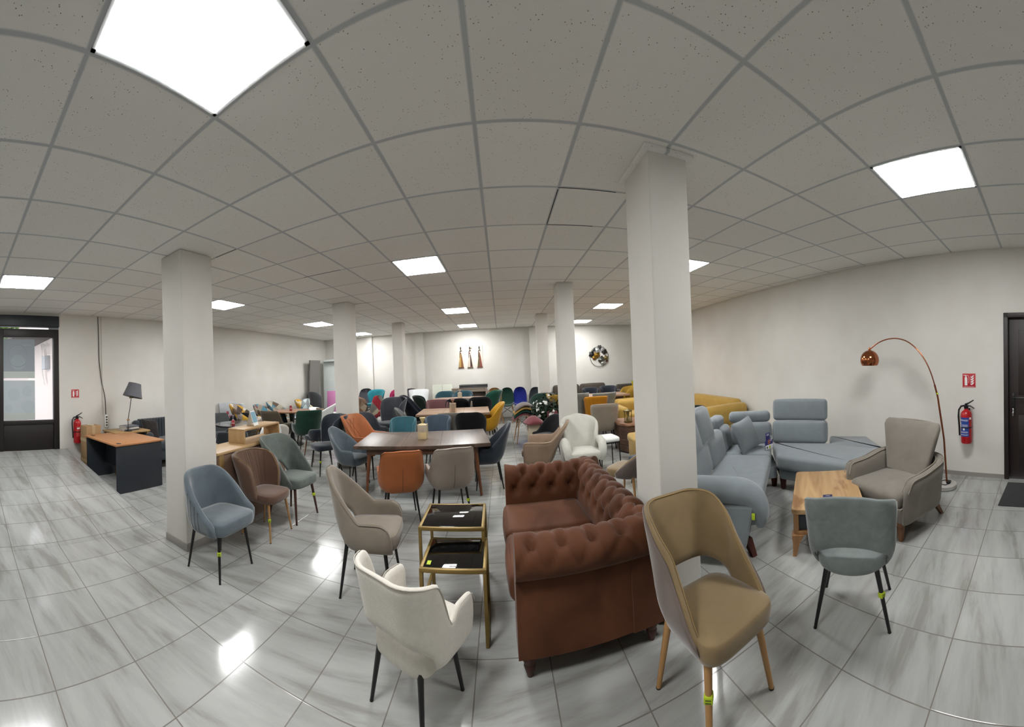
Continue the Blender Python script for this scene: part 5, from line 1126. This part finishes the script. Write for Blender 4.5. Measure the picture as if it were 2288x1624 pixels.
for k in range(9): a = k * .7; g.tube([(0, 0, .57), (.04 * math.cos(a), .04 * math.sin(a), .72), (.16 * math.cos(a), .16 * math.sin(a), .92)], [.010, .008, .003], 6)
g.obj('stem', plain('#4a3526', .8), t)
g = MB(); fl = MB()
def leaf(mb, c, n, s):
    n = Vector(n).normalized(); u = n.orthogonal().normalized(); u = (Matrix.Rotation(R.uniform(0, 6.28), 3, n) @ u); v = n.cross(u); c = Vector(c)
    mb.add([c - u * s, c + v * s * .42 + n * s * .12, c + u * s, c - v * s * .42 + n * s * .12], [(0, 1, 2), (0, 2, 3)])
def crown():
    while 1:
        p = Vector((R.uniform(-1, 1), R.uniform(-1, 1), R.uniform(-1, 1)))
        if p.length < 1: break
    return Vector((p.x * .33, p.y * .33, .86 + p.z * .27)) + (Vector((.10, .0, .16)) if R.random() < .10 else Vector((0, 0, 0))), p
for k in range(1500): c, p = crown(); leaf(g, c, (p.x + R.uniform(-.7, .7), p.y + R.uniform(-.7, .7), p.z + .5), R.uniform(.028, .05))
g.obj('foliage', fabric('#1f3420', .35, 9, .6, 0, 0), t, False)
for k in range(64):
    while 1:
        c, p = crown()
        if p.length > .72 and p.y < .35: break
    f = MB(); n = p.normalized()
    for q in range(6): d = (n + Vector((R.uniform(-.6, .6), R.uniform(-.6, .6), R.uniform(-.6, .6)))).normalized(); leaf(f, c + n * .02 + d * .012, d, .036)
    f.obj('flower', plain('#e9ebe6', .6), t, False)
tub('green velvet tub chair behind the flowering plant', .98, 8.0, -95, 1.03, fabric('#0c3428', .2, 6, .8, .5), BLACK, hb=.92, ha=.56, s1=.1, s2=1.0, w=.27)
tub('black fabric chair behind the beige armchair', .80, 6.35, 215, .82, fabric('#1b1c1f', .25), BLACK, hb=.84, ha=.5, s1=.1, s2=.8, w=.27)
eames('pink shell chair half hidden by the plant', 1.02, 7.05, -100, .9, fabric('#8c4e55', .1), BEECH, hb=.55, w=.13)
# beige and white armchairs behind the brown sofa
t = tub('beige armchair turned left behind the brown sofa', .50, 5.22, 168, .86, fabric('#a48c76', .06, 6), BLACK, hb=.90, ha=.62, s1=.14, s2=.42, w=.30, fs=.05, z0=.20, th=.06, piping=fabric('#c2ab90', .05), fl=.16)
t = chair_root('white armchair with a tall rounded back and padded arms behind the brown sofa', 1.14, 4.90, -92, .885, None, 'chair', 'rounded_armchair')
WF = fabric('#dbdacf', .05, 8, .9, .3, .2, 300)
sh = Shell(w=.255, yb=.24, ya=-.05, rc=.14, hb=.94, ha=.40, z0=.38, mode='dome', s2=1.0, p=2.25, fl=.16, fs=.01, th=.08, rf=0, taper=.06); sh.build('backrest', WF, t)
seat(t, WF, wf=.27, wb=.24, yf=.30, yb=.2, z0=.33, z1=.46, crown=.03)
for s in (-1, 1): MB().tube([(s * .275, -.16, .58), (s * .30, -.02, .59), (s * .30, .12, .57), (s * .29, .20, .49), (s * .275, .22, .40), (s * .26, .20, .33)], [.05, .065, .07, .07, .065, .05], 14).obj('arm', WF, t)
legs(t, BLACK, x=.22, yf=.2, yb=.2, fx=.27, fyf=.25, fyb=.25, z=.36, r0=.014, r1=.010)
g = MB(); g.tube([(-.23, .19, .33), (.23, .19, .33)], .01, 8); g.obj('cross_bar', BLACKM, t)
t = thing('stool', 'white cushioned stool with thin black metal legs beside the rounded white armchair', 'stool', (1.58, 5.12, 0), 5, .88)
MB().rbox((0, 0, .53), (.36, .36, .09), .035, 4, .012).obj('seat', plain('#e2e3e0', .5), t)
g = MB(); g.rbox((0, 0, .485), (.36, .36, .02), .004, 1); g.obj('frame', BLACKM, t)
for sx in (-1, 1):
    for sy in (-1, 1): MB().tube([(sx * .165, sy * .165, .48), (sx * .18, sy * .18, 0)], .010, 8).obj('leg', BLACKM, t)
sidech('cream fabric chair with its plain back to the camera, by the wood chest', 1.98, 6.55, 80, .94, fabric('#a89c8c', .06, 6), BLACK, hb=.90, w=.245, p=3.6, ya=-.02, taper=.12, th=.06, z0=.36)
sidech('orange-yellow ribbed chair behind the cream chair', 2.05, 7.45, 84, 1.0, fabric('#cf8a1a', .1, 6), BLACK, hb=.91, w=.20, p=3.6, rib=[-.5, -.35, -.2, 0, .2, .35, .5], seam_side=1, ribm=plain('#96600e', .9))
TG = fabric('#8f918c', .1, 6)
TF = [(.25, .45), (-.25, .45), (0, .6), (.25, .75), (-.25, .75), (0, .9)]
sidech('pale grey tufted chair at the right dining table, partly behind the column', 1.62, 7.75, 92, 1.08, TG, BLACK, hb=.90, w=.24, p=6, ya=-.02, tufts=TF)
sidech('pale grey tufted chair at the right dining table, right of the yellow chair', 2.34, 7.85, 95, 1.04, TG, BLACK, hb=.90, w=.205, p=6, ya=-.02, tufts=TF)
table('light wood dining table with grey tufted chairs', 1.50, 3.15, 8.05, 8.85, .84, WT3, WU, BLACK, 0, joints=())
NV2 = fabric('#2b303a', .1)
sidech('navy chair on the far side of the right dining table, nearer the column', 2.50, 9.25, -88, 1.02, NV2, BLACK, hb=.92, w=.16, p=4)
sidech('navy chair on the far side of the right dining table, nearer the right wall', 3.02, 9.25, -90, 1.04, NV2, BLACK, hb=.92, w=.165, p=4)
sidech('tall mustard chair in profile at the right end of the right dining table', 3.08, 8.40, 178, 1.05, fabric('#a3822f', .1), BLACK, hb=.93, w=.22, p=4, fl=.2, ya=.02)
t = sidech('mustard chair seen edge-on by the third right column', 1.46, 8.18, 10, 1.02, fabric('#b08a35', .1), BLACK, hb=.92, w=.2, p=4)
# brown sofas along the back and right walls
BS = fabric('#544c44', .1, 7)
t = thing('sofa', 'grey-brown sofa along the back wall behind the right dining table', 'sofa', (2.62, 10.80, 0)); 
MB().rbox((0, 0, .30), (2.1, .85, .32), .05, 3).obj('seat_base', BS, t)
for x in (-.64, 0, .64): MB().rbox((x, -.08, .49), (.62, .64, .14), .05, 4, .01).obj('seat_cushion', BS, t)
for x in (-.62, .28): MB().rbox((x + .12, .28, .76), (.88, .20, .50), .08, 4, .01, M=Matrix.Rotation(rad(-6), 4, 'X')).obj('back_cushion', BS, t)
for x in (-1.02, 1.02): MB().rbox((x, 0, .50), (.2, .86, .52), .09, 4).obj('arm', fabric('#3f3730', .1), t)
for x in (-.9, .9):
    for y in (-.35, .35): MB().tube([(x, y, .15), (x, y, 0)], [.025, .018], 8).obj('leg', BLACK, t)
t = thing('sofa', 'grey-brown sofa in the far right corner with a yellow cushion', 'sofa', (4.38, 10.55, 0), 0)
MB().rbox((0, 0, .30), (1.25, .95, .34), .05, 3).obj('seat_base', BS, t); MB().rbox((0, -.05, .50), (1.1, .8, .12), .05, 4, .01).obj('seat_cushion', BS, t); MB().rbox((0, .36, .70), (1.2, .2, .42), .07, 4).obj('backrest', BS, t); MB().rbox((-.55, 0, .55), (.16, .95, .42), .07, 4).obj('arm', BS, t)
for x in (-.5, .5):
    for y in (-.38, .38): MB().tube([(x, y, .15), (x, y, 0)], [.025, .018], 8).obj('leg', BLACK, t)
YP = fabric('#b9ad12', .08, 6)
pillow('bright yellow cushion on the far right corner sofa', Tm(4.32, 10.36, .80, 18, -14), .42, .44, .15, YP)
pillow('bright yellow cushion on the back wall sofa, left of the third right column', Tm(1.90, 10.62, .80, -60, -16), .42, .44, .15, YP)
# wood chest with lantern
CH1 = wood('#9c7258', '#80583f', 1, .45, .5); CH2 = wood('#5f4433', '#463023', 0, .5, .6)
t = thing('wood_chest', 'rustic wooden chest table with a brass lantern on it', 'chest', (2.52, 6.12, 0), -8)
MB().poly([(-.42, -.12), (-.28, -.36), (.42, -.36), (.42, .40), (-.42, .40)], .48, .52, .006, .01).obj('lid', CH1, t)
for i in range(4): MB().poly([(-.39, -.12), (-.26, -.33), (.39, -.33), (.39, .37), (-.39, .37)], .02 + .115 * i, .13 + .115 * i, .005, .01).obj('board', CH2, t)
t = thing('lantern', 'small brass hourglass-style lantern on the wooden chest', 'lantern', (2.28, 5.98, .52), 20)
BR = plain('#6f6136', .35, .7)
MB().lathe([(.075, 0), (.08, .01), (.08, .03), (.06, .035)], 8).obj('base', BR, t); MB().lathe([(.06, .195), (.08, .20), (.08, .215), (.02, .235)], 8).obj('top', BR, t)
for k in range(4): a = PI / 4 + k * PI / 2; MB().tube([(.062 * math.cos(a), .062 * math.sin(a), .03), (.062 * math.cos(a), .062 * math.sin(a), .2)], .008, 8).obj('pillar', BR, t)
MB().lathe([(.045, .035), (.045, .07), (.008, .11), (.03, .16), (.03, .19)], 16).obj('glass', glassmat('#b8a878', .1, .45), t)
# yellow corner sofa
YS2 = fabric('#c6a252', .08, 7, .85, .3, .2)
t = thing('corner_sofa', 'mustard yellow corner sofa with chaise behind the near right column', 'sofa', (3.6, 6.6, 0)); ox, oy = 3.6, 6.6
def YW(*p): return [(a - ox, b - oy) for a, b in p]
b = MB(); b.poly(YW((2.52, 7.20), (4.75, 6.95), (4.85, 7.85), (2.6, 8.0)), .10, .32, .03, .06); b.poly(YW((3.7, 5.4), (4.72, 5.5), (4.8, 7.1), (3.75, 7.2)), .10, .32, .03, .06); b.obj('base', YS2, t)
MB().poly(YW((2.78, 7.15), (3.9, 7.05), (3.95, 7.75), (2.85, 7.85)), .30, .48, .06, .06, crown=.015).obj('seat_cushion', YS2, t)
MB().poly(YW((3.66, 5.36), (4.5, 5.45), (4.6, 7.1), (3.9, 7.15)), .30, .48, .06, .06, crown=.015).obj('chaise_cushion', YS2, t)
MB().poly(YW((3.9, 7.1), (4.6, 7.05), (4.6, 7.7), (3.95, 7.75)), .30, .47, .05, .06, crown=.01).obj('seat_cushion', YS2, t)
def ybox(c, d, r, name, rz=0, rx=0): return MB().rbox((0, 0, 0), d, r, 4, .008, M=Tm(c[0] - ox, c[1] - oy, c[2], rz, rx)).obj(name, YS2, t, ang=60)
ybox((2.66, 7.55, .43), (.24, .95, .40), .06, 'arm', -5); ybox((3.3, 7.92, .56), (1.2, .22, .36), .08, 'back_cushion', -6)
ybox((2.98, 7.90, .56), (.5, .24, .30), .08, 'back_cushion', -6); ybox((4.62, 6.5, .56), (.26, 1.9, .42), .09, 'back_cushion', -4); ybox((4.3, 7.85, .80), (.55, .2, .48), .06, 'headrest', -6)
ybox((4.15, 5.5, .52), (1.15, .26, .36), .10, 'arm', 5)
ybox((4.0, 7.0, .50), (.95, .22, .12), .05, 'bolster', 30)
t = thing('ottoman', 'mustard yellow ottoman left of the near right column', 'ottoman', (2.36, 5.16, 0), -6)
MB().rbox((0, 0, .19), (.62, .62, .26), .02, 2).obj('base', YS2, t); MB().rbox((0, 0, .37), (.66, .66, .14), .05, 4, .012).obj('cushion', YS2, t)
for sx in (-1, 1):
    for sy in (-1, 1): MB().lathe([(.03, .065), (.024, 0)], 12, Tm(sx * .26, sy * .26, 0)).obj('foot', BLACK, t)
t = thing('footstool', 'low blue-grey upholstered stool left of the near right column', 'footstool', (1.93, 4.30, 0), 20)
MB().rbox((0, 0, .31), (.42, .42, .10), .03, 3).obj('seat', fabric('#4c5661', .1), t)
for sx in (-1, 1):
    for sy in (-1, 1): MB().tube([(sx * .16, sy * .16, .27), (sx * .18, sy * .18, 0)], [.016, .011], 8).obj('leg', BLACK, t)
cutside('tan velvet chair between the brown sofa and the near right column', 1.42, 3.78, 130, .90, TAN, BEECH, bmat=TANB, hb=.70, arch=.0, p=3)
sidech('black chair just showing above the grey corner sofa', 2.62, 4.45, 200, .98, BLK, BLACK, hb=.90, w=.16, p=2.5)
# ------------------------------------------------------------------ what shows through the entrance door
PG = plain('#d8cbc4', .8)
struct(MB().box((-9.3, .4, -.05 + RZ), (5.9, 8.0, .1)).obj('floor_yard', plain('#9fa6b5', .8), None, False))
struct(MB().box((-8.6, 2.15, 1.9), (3.6, .2, 3.2)).obj('wall_alley', PG, None, False))
struct(MB().box((-11.6, .9, 1.9), (.2, 6.0, 3.2)).obj('wall_yard', plain('#b9aca8', .8), None, False))
t = thing('meter_box', 'grey electric box with looping cables on the alley wall outside', 'electric box', (-7.9, 1.986, 2.05)); MB().rbox((0, 0, 0), (.30, .13, .30), .01, 2).obj('box', plain('#a9acb0', .5), t)
g = MB()
for k in range(3): g.tube([(.1 - .1 * k, 0, .15), (.15 - .1 * k, -.03, .35), (-.1 - .1 * k, -.04, .45), (-.3, -.02, .2), (-.2 - .05 * k, -.03, -.25), (-.05, -.02, -.5)], .01, 6)
g.obj('cable', plain('#d8cfc8', .5), t)
t = thing('canopy', 'dark wooden canopy edge over the alley outside', 'canopy', (-8.4, 1.60, 2.62)); MB().rbox((0, 0, 0), (2.4, .9, .10), .01, 1).obj('roof_board', plain('#3c302a', .8), t)
mb = MB(); R = random.Random(5)
def leaf2(c, s):
    n = Vector((R.uniform(-1, 1), R.uniform(-1, 1), R.uniform(-1, 1))).normalized(); u = n.orthogonal().normalized(); v = n.cross(u); c = Vector(c); mb.add([c - u * s, c + v * s * .5, c + u * s, c - v * s * .5], [(0, 1, 2, 3)])
for k in range(900): leaf2((-11.0 + R.gauss(0, .35), .8 + R.uniform(-1.2, 1.0), 3.4 + R.gauss(0, .35)), .10)
tag(mb.obj('tree_foliage', fabric('#5f7d3e', .3, 3, .7, 0, 0), None, False), 'green tree foliage above the yard wall seen through the door', 'foliage', kind='stuff')
for z, h, c, lab, c2 in ((2.03, .70, '#8b9399', 'grey poster with faint round print, upper of two on the door glass', '#929b9f'), (1.29, .70, '#b3bcc0', 'pale poster with blotchy print, lower of two on the door glass', '#adb7bb')):
    t = thing('poster', lab, 'poster', (XL - .043, 1.08, z), 0, 1); m_ = MB(); m_.box((0, 0, 0), (.002, .60, h)); p = m_.obj('sheet', plain(c, .7), t, False)
    g = MB(); g.box((.0015, 0, -h / 2 + .06), (.001, .60, .12)); g.obj('pale_band', plain('#b4bbb6', .7), p, False)
    if z > 1.6:
        g = MB(); g.tube([(.0015, -.02 + .19 * math.cos(k * PI / 12), .05 + .2 * math.sin(k * PI / 12)) for k in range(25)], .006, 5); g.lathe([(.14, .001), (.001, .0015)], 24, Tm(.001, -.02, -.07, 0, 0, 90)); g.box((.0015, .12, .24), (.001, .22, .03)); g.obj('print', plain(c2, .7), p, False)
    else:
        g = MB()
        for y, zz, r in ((-.1, .1, .12), (.15, .16, .1), (.18, -.12, .12), (-.2, -.14, .07), (.1, -.1, .08)): g.lathe([(r, .001), (r * .8, .0014), (.001, .0015)], 9, Tm(.001, y, zz, 0, 0, 90))
        g.obj('print', plain(c2, .7), p, False)
# ------------------------------------------------------------------ daylight outside the door
w = bpy.data.worlds.new('sky'); S.world = w; w.use_nodes = True; nt = w.node_tree; nt.nodes.clear()
o = nt.nodes.new('ShaderNodeOutputWorld'); bg = nt.nodes.new('ShaderNodeBackground'); bg.inputs[0].default_value = (.92, .96, 1.0, 1); bg.inputs[1].default_value = 3.0; nt.links.new(bg.outputs[0], o.inputs[0])
S.view_settings.exposure = .38
